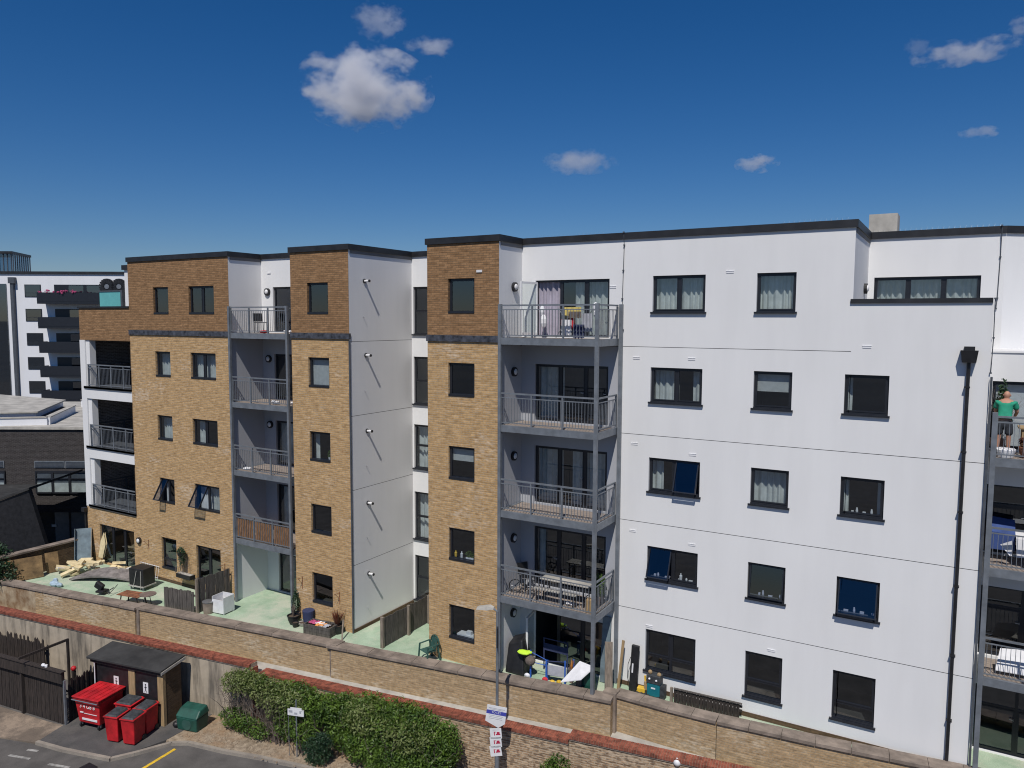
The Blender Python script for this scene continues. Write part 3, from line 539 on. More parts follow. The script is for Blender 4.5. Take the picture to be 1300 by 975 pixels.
# ================================================================== neighbouring buildings
def local_frame(name,label,cat,D,loc_u=0): return thing(name,label,cat,tuple(Fh*D+Rh*loc_u),YAW)
WBt=local_frame('apartment_block','distant white rendered apartment block with dark balconies, behind the brick tower at the left','building',89)
obj('wall',MB().box(-75,-30,0,18,0,20.0),'render_far',WBt); obj('roof_edge',MB().box(-75,-29.9,-.15,.4,20.0,20.3),'coping_metal',WBt)
PG=[(-70,1),(-58.6,1),(-60.1,6.5),(-70,6.5)]; ph=obj('glass_penthouse',MB().prism(PG,20.3,22.4),'glass_blue',WBt); pp=MB()
for i in range(9): x=-62.4+i*.46; pp.box(x,x+.08,.93,.99,20.3,22.4)
for i in range(9): u=i/8; x=-58.55-1.5*u; y=1+5.5*u; pp.box(x,x+.08,y,y+.12,20.3,22.4)
obj('mullions',pp,'steel_dark',ph,kind='stuff'); obj('roof',MB().prism([(-70,.8),(-58.4,.8),(-59.9,6.7),(-70,6.7)],22.4,22.68),'coping_metal',ph)
obj('glazed_strip',MB().box(-62,-58.75,-.12,-.02,3,18.86),'glass_blue',WBt); obj('strip_back',MB().box(-62,-58.75,-.018,-.004,3,18.86),'frame',WBt)
pr=obj('downpipe',MB().box(-58.1,-57.75,-.4,-.02,2,19.0),'steel_dark',WBt); obj('hopper',MB().box(-58.25,-57.55,-.5,-.02,18.9,19.6),'steel_dark',pr)
for i in range(6):
    zt=18.79-i*2.81; wn_=obj('window',MB().box(-56.65,-54.75,-.05,-.01,zt-1.45,zt),'frame',WBt)
    obj('pane',MB().quad((-56.55,-.06,zt-.95),(-54.85,-.06,zt-.95),(-54.85,-.06,zt-.08),(-56.55,-.06,zt-.08)),'glass_blue',wn_); obj('pane',MB().quad((-56.55,-.06,zt-1.38),(-54.85,-.06,zt-1.38),(-54.85,-.06,zt-1.0),(-56.55,-.06,zt-1.0)),'glass',wn_)
    d_=obj('balcony_door',MB().box(-53.2,-46,-.06,-.012,zt-1.9,zt),'frame',WBt); obj('pane',MB().quad((-51.5,-.07,zt-1.9),(-49.8,-.07,zt-1.9),(-49.8,-.07,zt-.1),(-51.5,-.07,zt-.1)),'glass_blue',d_); obj('pane',MB().quad((-49.4,-.07,zt-1.9),(-47,-.07,zt-1.9),(-47,-.07,zt-.1),(-49.4,-.07,zt-.1)),'glass_blue',d_)
    if i<5:
        b_=obj('balcony',MB().box(-54.3,-45,-1.6,-.02,zt-2.25,zt-2.0),'frame',WBt); obj('balustrade',MB().box(-54.3,-45,-1.62,-1.58,zt-2.0,zt-.95).box(-54.3,-54.26,-1.58,-.02,zt-2.0,zt-.95),'frame',b_)
        if i==0:
            fl=MB(); rr=random.Random(3)
            for k in range(34): fl.ball((rr.uniform(-54.2,-49.6),-1.6+rr.uniform(-.15,.1),zt-.95+rr.uniform(-.1,.25)),rr.uniform(.06,.13),5,3)
            obj('flower_boxes',fl,'pink',b_,kind='stuff')
for x,lab in ((-46.9,'left one of two black ring shaped units behind the teal screen'),(-45.5,'right one of two black ring shaped units behind the teal screen')):
    t=thing('ring_unit',lab,'fan unit',tuple(Fh*88.7+Rh*x+Vector((0,0,17.5))),YAW); mb=MB(); 
    for k in range(18):
        a=2*PI*k/18;b=2*PI*(k+1)/18; mb.beam((.6*math.cos(a),0,.6+.6*math.sin(a)+.5),(.6*math.cos(b),0,.6+.6*math.sin(b)+.5),.6,.26,(0,1,0))
    obj('ring',mb,'black_plastic',t); obj('hub',MB().tube((0,.1,1.1),(0,-.1,1.1),.3,10),'steel',t); obj('foot',MB().box(-.3,.3,-.2,.2,0,.3),'black_plastic',t)
DB=local_frame('brick_building','low dark brick building with a flat paved roof, behind the left terrace','building',46)
obj('wall',MB().box(-50,-18,0,14,3.0,8.15),'brick_dark',DB); obj('roof_edge',MB().box(-50.2,-18,-.12,14.2,8.15,8.3),'concrete',DB); obj('recess_wall',MB().box(-50,-18,1.6,1.9,0,3.0),'interior_dark',DB)
obj('shutter',MB().box(-29,-18,1.45,1.59,0,2.9),'steel',DB)
for xx in (-28.05,-27.07): obj('shutter_post',MB().box(xx-.03,xx+.03,1.4,1.44,0,2.9),'frame',DB)
obj('door_sign',MB().box(-29.2,-28.9,1.4,1.44,1.7,1.85),'white_plastic',DB)
for (a,b) in ((-29.2,-22),(-38,-31)):
    for k in range(3 if a>-30 else 2):
        v0=a+k*1.9 if a>-30 else b-(k+1)*1.9
        v=obj('louvre',MB().box(v0,v0+1.86,-.04,-.01,5.78,6.2),'steel',DB); lm=MB()
        for q in range(5): lm.box(v0+.05,v0+1.8,-.07,-.041,5.82+q*.075,5.86+q*.075)
        obj('louvre_blades',lm,'steel_dark',v,kind='stuff')
    n_=5 if a>-30 else 3
    for k in range(n_):
        v0=a+.04+k*1.05 if a>-30 else b-(k+1)*1.05
        f_=obj('window',MB().box(v0,v0+.07,-.09,-.01,4.2,5.6).box(v0+.98,v0+1.05,-.09,-.01,4.2,5.6).box(v0+.07,v0+.98,-.09,-.01,5.5,5.6).box(v0+.07,v0+.98,-.12,-.01,4.2,4.28).box(v0+.07,v0+.98,-.09,-.01,5.08,5.14),'frame',DB)
        obj('blind',MB().box(v0+.07,v0+.98,-.03,-.02,4.28,4.85),'curtain',f_); obj('back',MB().box(v0+.07,v0+.98,-.018,-.008,4.28,5.5),'interior',f_); obj('pane',MB().quad((v0+.07,-.06,4.28),(v0+.98,-.06,4.28),(v0+.98,-.06,5.5),(v0+.07,-.06,5.5)),'glass',f_)
def roof_wall(name,pts,z0,z1,mat,cap=True):
    mb=MB(); c=MB(); n=len(pts)
    for (x0,y0),(x1,y1) in zip(pts,pts[1:]): mb.beam((x0,y0,(z0+z1)/2),(x1,y1,(z0+z1)/2),.25,z1-z0); c.beam((x0,y0,z1+.03),(x1,y1,z1+.03),.35,.06)
    w_=obj(name,mb,mat,DB2)
    if cap: obj('cap',c,'concrete',w_)
DB2=thing('roof_planter','white walled planter and raised deck on the dark brick building roof','planter',(-50,26,8.3),local=False)
roof_wall('planter_wall',[(-58,17.3),(-48.66,25.85),(-53.66,30.3)],8.3,8.75,'render_far')
obj('deck_block',MB().prism([(-58,17.9),(-49.74,25.71),(-55.2,30.45),(-64,30),(-66,22)],8.3,9.0),'render_far',DB2); obj('deck_paving',MB().prism([(-58,17.7),(-49.5,25.71),(-55.1,30.6),(-64.2,30),(-66.2,22)],9.0,9.08),'concrete',DB2)
obj('planter_soil',MB().prism([(-58,17.4),(-48.8,25.85),(-53.6,30.2),(-55,30.2),(-49.8,25.7),(-58,18)],8.3,8.65),'soil',DB2)
roof_wall('planter_wall',[(-56.5,32.6),(-53.7,33.2),(-52.3,35)],8.3,8.8,'render_far')
def foliage(ells,n,size,seed=1,up=.3,fl=0):
    r=random.Random(seed); mb=MB(); wts=[e[3]*e[4]*e[5] for e in ells]
    for i in range(n):
        cx,cy,cz,rx,ry,rz=r.choices(ells,wts)[0]
        while True:
            p=Vector((r.uniform(-1,1),r.uniform(-1,1),r.uniform(-1,1))); L=p.length
            if .45<L<1.0+.12*r.random(): break
        lump=1+.13*math.sin(7*p.x+cx*3)*math.sin(6*p.z+cy)+.1*math.sin(13*p.y+cz); c=Vector((cx+p.x*rx*lump,cy+p.y*ry*lump,cz+p.z*rz*lump))
        d=Vector((r.uniform(-1,1),r.uniform(-1,1),r.uniform(-1,1)+up)).normalized(); a=d.orthogonal().normalized(); a.rotate(Matrix.Rotation(r.uniform(0,6.28),3,d)); b=d.cross(a); s=size*r.uniform(.6,1.35)
        mb.add([c-a*s,c-b*s*.45+d*s*.1,c+a*s,c+b*s*.45+d*s*.1],[(0,1,2,3)])
    return mb
def stems(pts,h,n,seed,spread,r0=.02):
    r=random.Random(seed); mb=MB()
    for i in range(n):
        b=Vector(r.choice(pts))+Vector((r.uniform(-.3,.3),r.uniform(-.2,.2),0)); p=b
        d=Vector((r.uniform(-spread,spread),r.uniform(-spread,spread),1)).normalized(); rr=r0*r.uniform(.6,1.2)
        for k in range(4):
            q=p+d*h*r.uniform(.2,.3); mb.tube(p,q,rr,5,rr*.7); 
            e=Vector((r.uniform(-1,1),r.uniform(-1,1),.5)).normalized(); mb.tube(q,q+e*h*.18,rr*.45,4,rr*.2)
            p=q; rr*=.7; d=(d+Vector((r.uniform(-.4,.4),r.uniform(-.4,.4),.1))).normalized()
    return mb
pl=thing('palm','spiky green palm like plant on the roof of the dark brick building','plant',(-57,37.5,8.3)); mb=MB(); r_=random.Random(5)
for k in range(46):
    a=r_.uniform(0,6.28); e=r_.uniform(.1,1.2); L=r_.uniform(1.0,1.7); p0=Vector((0,0,.5)); p1=p0+Vector((math.cos(a)*math.cos(e),math.sin(a)*math.cos(e),math.sin(e)))*L*.6; p2=p1+Vector((math.cos(a)*.5,math.sin(a)*.5,-.15))*L*.5; s=Vector((-math.sin(a),math.cos(a),0))*.08
    mb.add([p0-s,p0+s,p1+s,p1-s,p2],[(0,1,2,3),(3,2,4)])
obj('fronds',mb,'leaf_pale',pl); obj('trunk',MB().tube((0,0,0),(0,0,.6),.15,8),'twig',pl)
ln=thing('outbuilding','gabled outbuilding, its shaded side painted black, beside the dark brick building','building',tuple(Fh*40),YAW)
k40=40/46
obj('gable_wall',MB().slab((-33,0,0),(-24.3,0,0),(-25.8,0,14.9-(14.9-4.37)*k40),(-28.2,0,14.9-(14.9-3.3)*k40),(0,.3,0)).slab((-33,0,0),(-28.2,.02,0),(-28.2,0,14.9-(14.9-3.3)*k40),(-33,0,14.9-(14.9-3.3)*k40-.1),(0,.3,0)),'black_plastic',ln)  # black stands in for the shade on this wall
obj('roof',MB().slab((-28.3,-.1,14.9-(14.9-3.35)*k40),(-25.7,-.1,14.9-(14.9-4.42)*k40),(-25.7,5,14.9-(14.9-4.42)*k40),(-28.3,5,14.9-(14.9-3.35)*k40),(0,0,.12)).slab((-33,-.1,4.8),(-28.3,-.1,4.85),(-28.3,5,4.85),(-33,5,4.8),(0,0,.12)),'felt',ln)
TW=thing('terrace_side_wall','brown brick side wall of the left terrace with a pale coping, in shade','wall',(-37.35,19,0),local=False)
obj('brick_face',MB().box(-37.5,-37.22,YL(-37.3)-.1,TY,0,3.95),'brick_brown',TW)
for i in range(5): y=YL(-37.3)-.1+i*.86; obj('coping_stone',MB().box(-37.56,-37.16,y+.005,y+.855,3.95,4.03),'stone',TW)
tr=thing('tree','dark leafy tree at the left edge beside the terrace wall','tree',(-37.9,17.3,0)); obj('crown',foliage([(0,0,3.5,1.0,.8,1.2),(.75,.1,3.2,.75,.55,.7),(-.6,0,4.0,.9,.7,.7)],5200,.075,11),'leaf_dark',tr); obj('trunk',stems([(0,0,0)],3.3,5,4,.12,.07),'twig',tr)
# ================================================================== hedge shrubs
def shrub(label,base,ells,n,mat,seed,size=.05,st_n=14,h=1.7,extra=None,sp=.3):
    t=thing('shrub',label,'shrub',base,0,'shrubs along the red capped wall'); obj('foliage',foliage(ells,n,size,seed),mat,t)
    obj('stems',stems([(e[0],e[1],0) for e in ells],h,st_n,seed+1,sp),'twig',t,kind='stuff')
    if extra: obj('young_leaves',foliage(extra[0],extra[1],size,seed+9),extra[2],t)
    return t
shrub('grey twiggy shrub with sparse pale leaves beside the stained concrete wall',(-21.6,17.85,.05),[(-.45,0,1.75,.6,.38,.42),(.3,.05,1.9,.7,.4,.4),(1.0,.1,1.7,.6,.4,.5),(1.5,.1,1.4,.4,.4,.5)],6800,'leaf_pale',21,.045,110,1.8,([(-.3,-.15,.5,.75,.35,.35),(.6,-.15,.4,.8,.3,.35),(.4,.1,1.95,.9,.3,.3)],3600,'leaf'),.22)
shrub('mid green shrub behind the little white board sign',(-19.3,18.15,.05),[(-.8,.1,1.6,.6,.5,.5),(.0,.15,1.65,.6,.5,.55),(.8,.1,1.5,.6,.5,.6),(1.3,.2,1.6,.5,.5,.5),(-.4,-.2,.8,.5,.3,.5),(.6,-.3,.8,.6,.3,.5)],12500,'leaf',31,.05,40,1.8,([(-.3,0,1.75,.9,.4,.4)],2800,'leaf_pale'))
shrub('small dark blue green bush low in the hedge',(-17.95,17.75,.05),[(0,0,.45,.5,.38,.5),(.25,.05,.75,.3,.3,.35)],4200,'leaf_dark',41,.035,6,.7)
shrub('dense glossy green shrub at the right end of the hedge, by the brick wall',(-15.6,18.85,.05),[(-1.7,-.1,1.35,.6,.5,.6),(-1.0,0,1.7,.6,.6,.55),(-.3,-.1,1.5,.6,.6,.7),(.4,0,1.75,.65,.6,.6),(1.1,0,1.65,.6,.6,.65),(1.7,.05,1.3,.5,.55,.7),(-.9,-.6,.75,.7,.4,.5),(.2,-.6,.75,.8,.4,.6),(1.2,-.4,.6,.8,.5,.6),(1.9,-.1,.7,.45,.5,.6),(2.15,.1,1.35,.4,.45,.75),(-2.1,0,1.5,.5,.5,.5),(-2.0,-.4,.9,.5,.4,.5)],36000,'leaf',51,.05,40,1.8,([(-.8,-.2,1.6,1.0,.6,.6),(.9,-.2,1.5,1.0,.6,.6)],7000,'leaf_pale'))
shrub('small leafy bush growing against the stock brick wall right of the lamp post',(-9.9,19.75,.05),[(0,0,1.25,.42,.25,.45),(-.3,0,.8,.45,.25,.6),(.3,0,.7,.4,.25,.6)],3400,'leaf',61,.05,8,1.3)
gd=MB(); rg=random.Random(8)
for i in range(1500):
    x=rg.uniform(-23.3,-13); y=16.2+.17*(x+23.3)+rg.uniform(.1,1.6); s=rg.uniform(.015,.045); gd.ball((x,y,.085),s,5,2,(1,1,.6))
tag(obj('pebbles',gd,'gravel',None,kind='stuff'),'loose stones scattered on the gravel strip under the hedge','gravel')
# ================================================================== bin store cabin
ca=math.atan2(.66,3.55)
CB=thing('bin_store_cabin','small flat roofed brick and black boarded utility cabin against the stained wall','shed',(-24.35,16.55,.05),ca)
obj('side_wall',MB().box(-.12,0,0,.85,0,2.1),'brick_brown',CB); obj('back_wall',MB().box(-3.25,-.12,.75,.85,0,2.12),'brick_brown',CB); obj('side_wall',MB().box(-3.35,-3.25,0,.85,0,2.12),'wood_dark',CB)
obj('brick_pier',MB().box(-.25,.01,-.03,.1,0,2.05),'timber',CB); obj('brick_pier',MB().box(-1.62,-1.32,-.03,.1,0,2.05),'timber',CB)
for x0,x1 in ((-1.32,-.25),(-3.2,-1.62)):
    d=obj('door',MB().box(x0+.01,x1-.01,.0,.04,.05,1.98),'black_plastic',CB); 
    obj('hinge_bar',MB().box(x0+.03,x1+.1,-.045,-.002,.78,.86),'frame',d)
    xs=-.95 if x0>-2 else -2.36; nb=obj('notice',MB().box(xs,xs+.24,-.012,-.002,1.15,1.56),'white_plastic',CB)
    obj('symbol',MB().box(xs+.10,xs+.14,-.015,-.013,1.26,1.42).box(xs+.09,xs+.15,-.0155,-.0132,1.44,1.5).box(xs+.06,xs+.18,-.0157,-.0134,1.36,1.385).beam((xs+.11,-.0145,1.27),(xs+.07,-.0145,1.18),.002,.02).beam((xs+.13,-.0145,1.27),(xs+.17,-.0145,1.18),.002,.02),'frame',nb)
obj('fascia',MB().box(-3.4,.05,-.1,-.03,1.98,2.12),'wood_dark',CB)
obj('roof',MB().slab((-3.48,-.2,2.12),(.08,-.2,2.12),(.08,1.0,2.24),(-3.48,1.0,2.24),(0,0,.09)),'felt',CB,bev=.02); obj('roof_trim',MB().slab((.08,-.18,2.04),(.10,-.18,2.04),(.10,1.0,2.16),(.08,1.0,2.16),(0,0,.1)),'concrete',CB)
obj('downpipe',MB().tube((-3.24,-.06,0),(-3.24,-.06,2.0),.022,8),'white_plastic',CB)
# ---- bins
def wheelie(name,label,loc,rz,w_=.55,dp=.62,h=1.0,group='red wheelie bins by the cabin'):
    t=thing(name,label,'bin',loc,rz,group); k=.82; mb=MB()
    a,b=w_/2,dp/2; B=[(-a*k,-b*k,.04),(a*k,-b*k,.04),(a*k,b*.9,.04),(-a*k,b*.9,.04)]; T_=[(-a,-b,h-.06),(a,-b,h-.06),(a,b,h-.06),(-a,b,h-.06)]
    mb.add(B+T_,[(3,2,1,0),(4,5,6,7),(0,1,5,4),(1,2,6,5),(2,3,7,6),(3,0,4,7)]); obj('body',mb,'red_plastic',t,bev=.03)
    obj('rim',MB().box(-a-.02,a+.02,-b-.03,b+.03,h-.08,h-.03),'red_plastic',t,bev=.015)
    lid=MB(); lid.add([(-a+.03,-b-.0,h-.03),(a-.03,-b,h-.03),(a-.03,b-.02,h-.03),(-a+.03,b-.02,h-.03),(-a+.08,-b+.05,h+.02),(a-.08,-b+.05,h+.02),(a-.08,b-.06,h+.05),(-a+.08,b-.06,h+.05)],[(3,2,1,0),(4,5,6,7),(0,1,5,4),(1,2,6,5),(2,3,7,6),(3,0,4,7)]); obj('lid',lid,'lid_grey',t,bev=.01)
    obj('handle',MB().tube((-a*.8,b+.06,h-.05),(a*.8,b+.06,h-.05),.018,8),'red_plastic',t)
    for s in (-1,1): obj('wheel',MB().tube((s*a*.95,b*.7,.1),(s*(a*.95-.05),b*.7,.1),.1,12),'black_plastic',t)
    return t
z0=.09
bA=wheelie('wheelie_bin','left one of the two red wheelie bins in the front pair',(-25.03,15.18,z0),.3)
dup(bA,(-24.37,15.36,z0),.3,'right one of the two red wheelie bins in the front pair, nearest the kerb'); dup(bA,(-24.62,16.02,z0),.25,'red wheelie bin at the back right, against the cabin doors'); 
wheelie('wheelie_bin','wider red bin with a flat dark lid beside the big red container',(-25.42,15.9,z0),.25,.72,.62,1.02)
t=thing('waste_container','large red four wheeled waste container with a red lid and white writing','bin',(-26.6,15.5,z0),.2)
mb=MB(); a,b=.58,.55; mb.add([(-a*.82,-b*.85,.2),(a*.82,-b*.85,.2),(a*.82,b*.85,.2),(-a*.82,b*.85,.2),(-a,-b,1.08),(a,-b,1.08),(a,b,1.08),(-a,b,1.08)],[(3,2,1,0),(4,5,6,7),(0,1,5,4),(1,2,6,5),(2,3,7,6),(3,0,4,7)]); obj('body',mb,'red_plastic',t,bev=.03)
obj('rim',MB().box(-a-.03,a+.03,-b-.06,b+.03,1.08,1.15),'red_dark',t,bev=.02); l_=MB().box(-a-.05,a+.05,-b-.08,b+.06,1.165,1.22)
lid=obj('lid',l_,'red_plastic',t,bev=.02); rb=MB()
for i in range(5): rb.box(-a+.08+i*.22,-a+.2+i*.22,-b+.02,b-.05,1.221,1.235)
obj('lid_ribs',rb,'red_plastic',lid,kind='stuff')
obj('grab_bar',MB().tube((-a-.02,-b-.1,1.10),(a+.02,-b-.1,1.10),.02,8),'steel',t)
for sx in (-1,1):
    for sy in (-1,1):
        w_=obj('castor',MB().tube((sx*.42-.03,sy*.4,.1),(sx*.42+.03,sy*.4,.1),.1,12),'black_plastic',t); obj('fork',MB().box(sx*.42-.045,sx*.42+.045,sy*.4-.03,sy*.4+.03,.1,.21),'steel',w_)
def text(name,s,size,mat,par,mtx,ext=.002):
    c=bpy.data.curves.new(name,'FONT'); c.body=s; c.size=size; c.extrude=ext; c.align_x='CENTER'; c.align_y='CENTER'
    tmp=bpy.data.objects.new('t',c); COL.objects.link(tmp); dg=bpy.context.evaluated_depsgraph_get(); me=bpy.data.meshes.new_from_object(tmp.evaluated_get(dg)); bpy.data.objects.remove(tmp); me.transform(mtx); me.materials.clear(); me.materials.append(M[mat])
    o=bpy.data.objects.new(name,me); COL.objects.link(o); o.parent=par; return o
tilt=Matrix.Rotation(R(90)-.09,4,'X')
text('bin_number','3 4 G8 8',.2,'white_plastic',t,Matrix.Translation((0,-b*.975+.0,.86))@tilt)
obj('bin_label',MB().box(-.36,-.2,-.530,-.515,.60,.64).box(-.18,.42,-.524,-.510,.585,.6),'white_plastic',t); obj('bin_label',MB().box(-.3,.4,-.502,-.488,.33,.40),'white_plastic',t); obj('bin_label',MB().box(-.5,-.15,-.58,-.556,1.04,1.06).box(.25,.4,-.58,-.556,1.04,1.06),'white_plastic',t)
t=thing('grit_bin','dark green plastic grit bin with a domed lid beside the cabin','bin',(-23.45,17.05,.08),.22)
mb=MB(); mb.add([(-.42,-.3,0),(.42,-.3,0),(.42,.3,0),(-.42,.3,0),(-.45,-.33,.5),(.45,-.33,.5),(.45,.33,.5),(-.45,.33,.5)],[(3,2,1,0),(4,5,6,7),(0,1,5,4),(1,2,6,5),(2,3,7,6),(3,0,4,7)]); obj('body',mb,'green_plastic',t,bev=.04)
mb=MB(); mb.add([(-.48,-.36,.5),(.48,-.36,.5),(.48,.36,.5),(-.48,.36,.5),(-.44,-.1,.74),(.44,-.1,.74),(.44,.28,.80),(-.44,.28,.80)],[(3,2,1,0),(4,5,6,7),(0,1,5,4),(1,2,6,5),(2,3,7,6),(3,0,4,7)]); obj('lid',mb,'green_plastic',t,bev=.05); obj('emblem',MB().tube((0,-.325,.25),(0,-.31,.25),.2,16),'chair_green',t)
sk=tag(obj('rubbish_sack',MB().ball((-23.95,16.75,.2),.14,12,8,(1,1,.8)).add([(-23.98,16.75,.3),(-23.92,16.72,.3),(-23.95,16.8,.3),(-23.93,16.76,.38)],[(0,1,3),(1,2,3),(2,0,3)]),'black_plastic',smooth=True),'small black rubbish sack on the gravel at the cabin corner','rubbish sack')
# ---- left fences
def picket(name,label,p0,p1,z,h,mat='wood_dark',pw=.1,gap=.012,point=False,rails=True,var=.02,slopeh=0):
    t=thing(name,label,'fence',(p0[0],p0[1],z),local=False); d=Vector((p1[0]-p0[0],p1[1]-p0[1],0)); L=d.length; d/=L; q=Vector((-d.y,d.x,0)); n=int(L/(pw+gap)); base=Vector((p0[0],p0[1],z)); protos=[]
    mb=MB()
    if rails:
        for zz in (.25,h*.8): obj('rail',MB().beam(base+q*.04+Vector((0,0,zz)),base+d*L+q*.04+Vector((0,0,zz)),.04,.07),mat,t)
    for v in range(3):
        hh=h+(-.5+v*.5)*var*2; m_=MB().box(0,pw,-.011,.011,.02,hh)
        if point: m_.add([(0,-.011,hh),(pw,-.011,hh),(pw,.011,hh),(0,.011,hh),(pw/2,0,hh+.09)],[(0,1,4),(1,2,4),(2,3,4),(3,0,4)])
        o=obj('plank',m_,mat); protos.append(o.data); bpy.data.objects.remove(o)
    for i in range(n):
        o=bpy.data.objects.new('plank',protos[random.randrange(3)]); COL.objects.link(o); o.parent=t; o.location=d*(i*(pw+gap))-q*(.006*(i%2)); o.rotation_euler=(0,random.uniform(-.006,.006),math.atan2(d.y,d.x)); OFF[o.name]=Vector()
    return t,d,q,L,base
f1,d,q,L,base=picket('picket_fence','dark brown close boarded fence with a deep top board beside the road','x' and (-36.5,13.75),(-27.62,14.85),0,1.62)
obj('top_board',MB().beam(base+Vector((-.1,-.1,1.83)),base+d*(L+.05)+Vector((0,-.1,1.85)),.12,.42),'wood_dark',f1); obj('top_cap',MB().beam(base+Vector((-.1,-.1,2.06)),base+d*(L+.08)+Vector((0,-.1,2.08)),.2,.035),'wood_dark',f1)
obj('post',MB().beam(base+d*(L-2.3)-q*.06,base+d*(L-2.3)-q*.06+Vector((0,0,1.6)),.11,.11),'wood_dark',f1)
obj('post',MB().beam(base+d*(L+.06)-q*.08,base+d*(L+.06)-q*.08+Vector((0,0,1.75)),.07,.07),'steel',f1)
picket('picket_fence','short dark fence with pointed pickets between the road fence and the cabin',(-27.62,14.95),(-28.15,17.2),.05,1.5,point=True,var=.08)
picket('picket_fence','old dark pickets standing behind the road fence at the far left',(-35.2,16.0),(-32.1,16.5),0,1.5,point=True,var=.1)
tag(obj('timber_post',MB().box(-28.45,-28.33,15.54,15.66,0,1.59),'wood_dark'),'short dark timber post with a red ball on its top','post')
gf=thing('rail_frame','thin brown rail on a post standing behind the dark road fence','frame',(-29.5,16,0),local=False); obj('rail',MB().beam((-29.45,16.0,2.42),(-29.45,14.2,2.36),.06,.09),'wood_dark',gf); obj('post',MB().box(-29.49,-29.41,15.96,16.04,0,2.46),'wood_dark',gf)
tag(obj('ball',MB().ball((-28.39,15.6,1.68),.1,12,8),'red_plastic',smooth=True),'small round red ball showing above the pointed pickets','ball')
tag(obj('crumpled_paper',MB().ball((-28.6,14.63,2.15),.09,6,4,(1.2,.8,.7)).ball((-28.45,14.65,2.14),.07,5,3),'cloth_white'),'crumpled white paper lying on top of the dark fence board','paper')
# ---- lamp post with signs
LP=thing('lamp_post','slim grey street lamp post with white signs strapped to it, by the brick wall','lamp post',(-11.86,19.35,0))
obj('column',MB().tube((0,0,0),(0,0,1.6),.075,12).tube((0,0,1.6),(0,0,6.0),.05,12,.04),'steel',LP); hd=obj('lamp_head',MB().add([(-.12,-.04,6.03),(-.12,.04,6.03),(-.3,-.13,6.0),(-.3,.13,6.0),(-.72,-.1,5.93),(-.72,.1,5.93),(-.12,-.03,6.1),(-.12,.03,6.1),(-.3,-.1,6.12),(-.3,.1,6.12),(-.7,-.06,6.02),(-.7,.06,6.02)],[(0,1,3,2),(2,3,5,4),(7,6,8,9),(9,8,10,11),(6,0,2,8),(8,2,4,10),(1,7,9,3),(3,9,11,5),(10,4,5,11),(0,6,7,1)]),'concrete',LP); obj('arm',MB().tube((0,0,5.98),(-.16,0,6.07),.03,8),'steel',LP)
vd=Vector((-11.86,19.35,0)).normalized()
obj('banner_box',MB().beam(vd*.2+Vector((0,0,5.22)),vd*-.2+Vector((0,0,5.22)),.05,.62),'frame',LP)
fz=YAW-.12
def board(z,w_,h,tilt,poly=None,label=None,name='sign'):
    mt=Matrix.Translation((0,-.07,z))@Matrix.Rotation(fz,4,'Z')@Matrix.Rotation(tilt,4,'Y'); P=poly or [(-w_/2,-h/2),(w_/2,-h/2),(w_/2,h/2),(-w_/2,h/2)]
    vs=[(x,-.015,zz) for x,zz in P]+[(x,.0,zz) for x,zz in P]; n=len(P); o=obj(name,MB().add(vs,[tuple(range(n)),tuple(range(2*n-1,n-1,-1))]+[(i,i+n,(i+1)%n+n,(i+1)%n) for i in range(n)]).xf(mt),'white_plastic',LP,label=label); return o,mt
o,mt=board(2.68,.62,.7,.13,[(-.31,-.2),(.12,-.36),(.31,-.2),(.31,.33),(-.31,.33)],'white pointed sign with a dark blue band of writing')
obj('sign_band',MB().box(-.31,.31,-.018,-.0155,.05,.17).xf(mt),'print_blue',o); text('sign_text','TO LET',.09,'white_plastic',o,mt@Matrix.Translation((0,-.0175,.11))@Matrix.Rotation(R(90),4,'X'),.001)
for k,(a,b2) in enumerate([(.235,.5),(.2,.4),(-.0,.45),(-.05,.4),(-.1,.42)]): obj('sign_line',MB().box(-b2/2,b2/2,-.017,-.0155,a,a+.014).xf(mt),'print_grey',o)
for z,tt,x in ((2.12,-.1,0),(1.84,-.12,.0),(1.55,-.16,.04)):
    o,mt=board(z,.36,.33,tt,None,'small white sign with red marks'); 
    obj('sign_mark',MB().box(-.06,-.03,-.018,-.0155,-.06,.04).box(.0,.14,-.018,-.0155,-.05,-.01).box(.03,.12,-.0182,-.0157,-.01,.05).box(-.06,.0,-.0184,-.0159,.04,.06).xf(mt),'print_red',o); obj('sign_line',MB().box(-.1,.12,-.017,-.0155,.11,.12).xf(mt),'print_grey',o)
SP=thing('sign_post','small white board sign on a thin grey pole in front of the hedge','sign',(-18.76,17.6,.05),.3)
obj('pole',MB().tube((0,.03,0),(0,.03,2.05),.022,8),'steel',SP); obj('board',MB().box(-.3,.3,-.01,.01,1.5,1.72).box(-.2,.22,-.009,.009,1.72,1.78),'white_plastic',SP); obj('marks',MB().box(-.05,.06,-.013,-.011,1.55,1.62).box(-.26,-.12,-.013,-.011,1.6,1.68).box(.14,.2,-.013,-.011,1.6,1.69),'print_grey',SP); obj('leg',MB().tube((-.29,.03,0),(-.29,.03,1.5),.01,6),'steel',SP)
tag(obj('ball',MB().ball((-6.6,20.9,1.98),.12,14,10),['white_plastic'],smooth=True),'white ball with a blue spot beside the red brick capping at bottom right','ball')
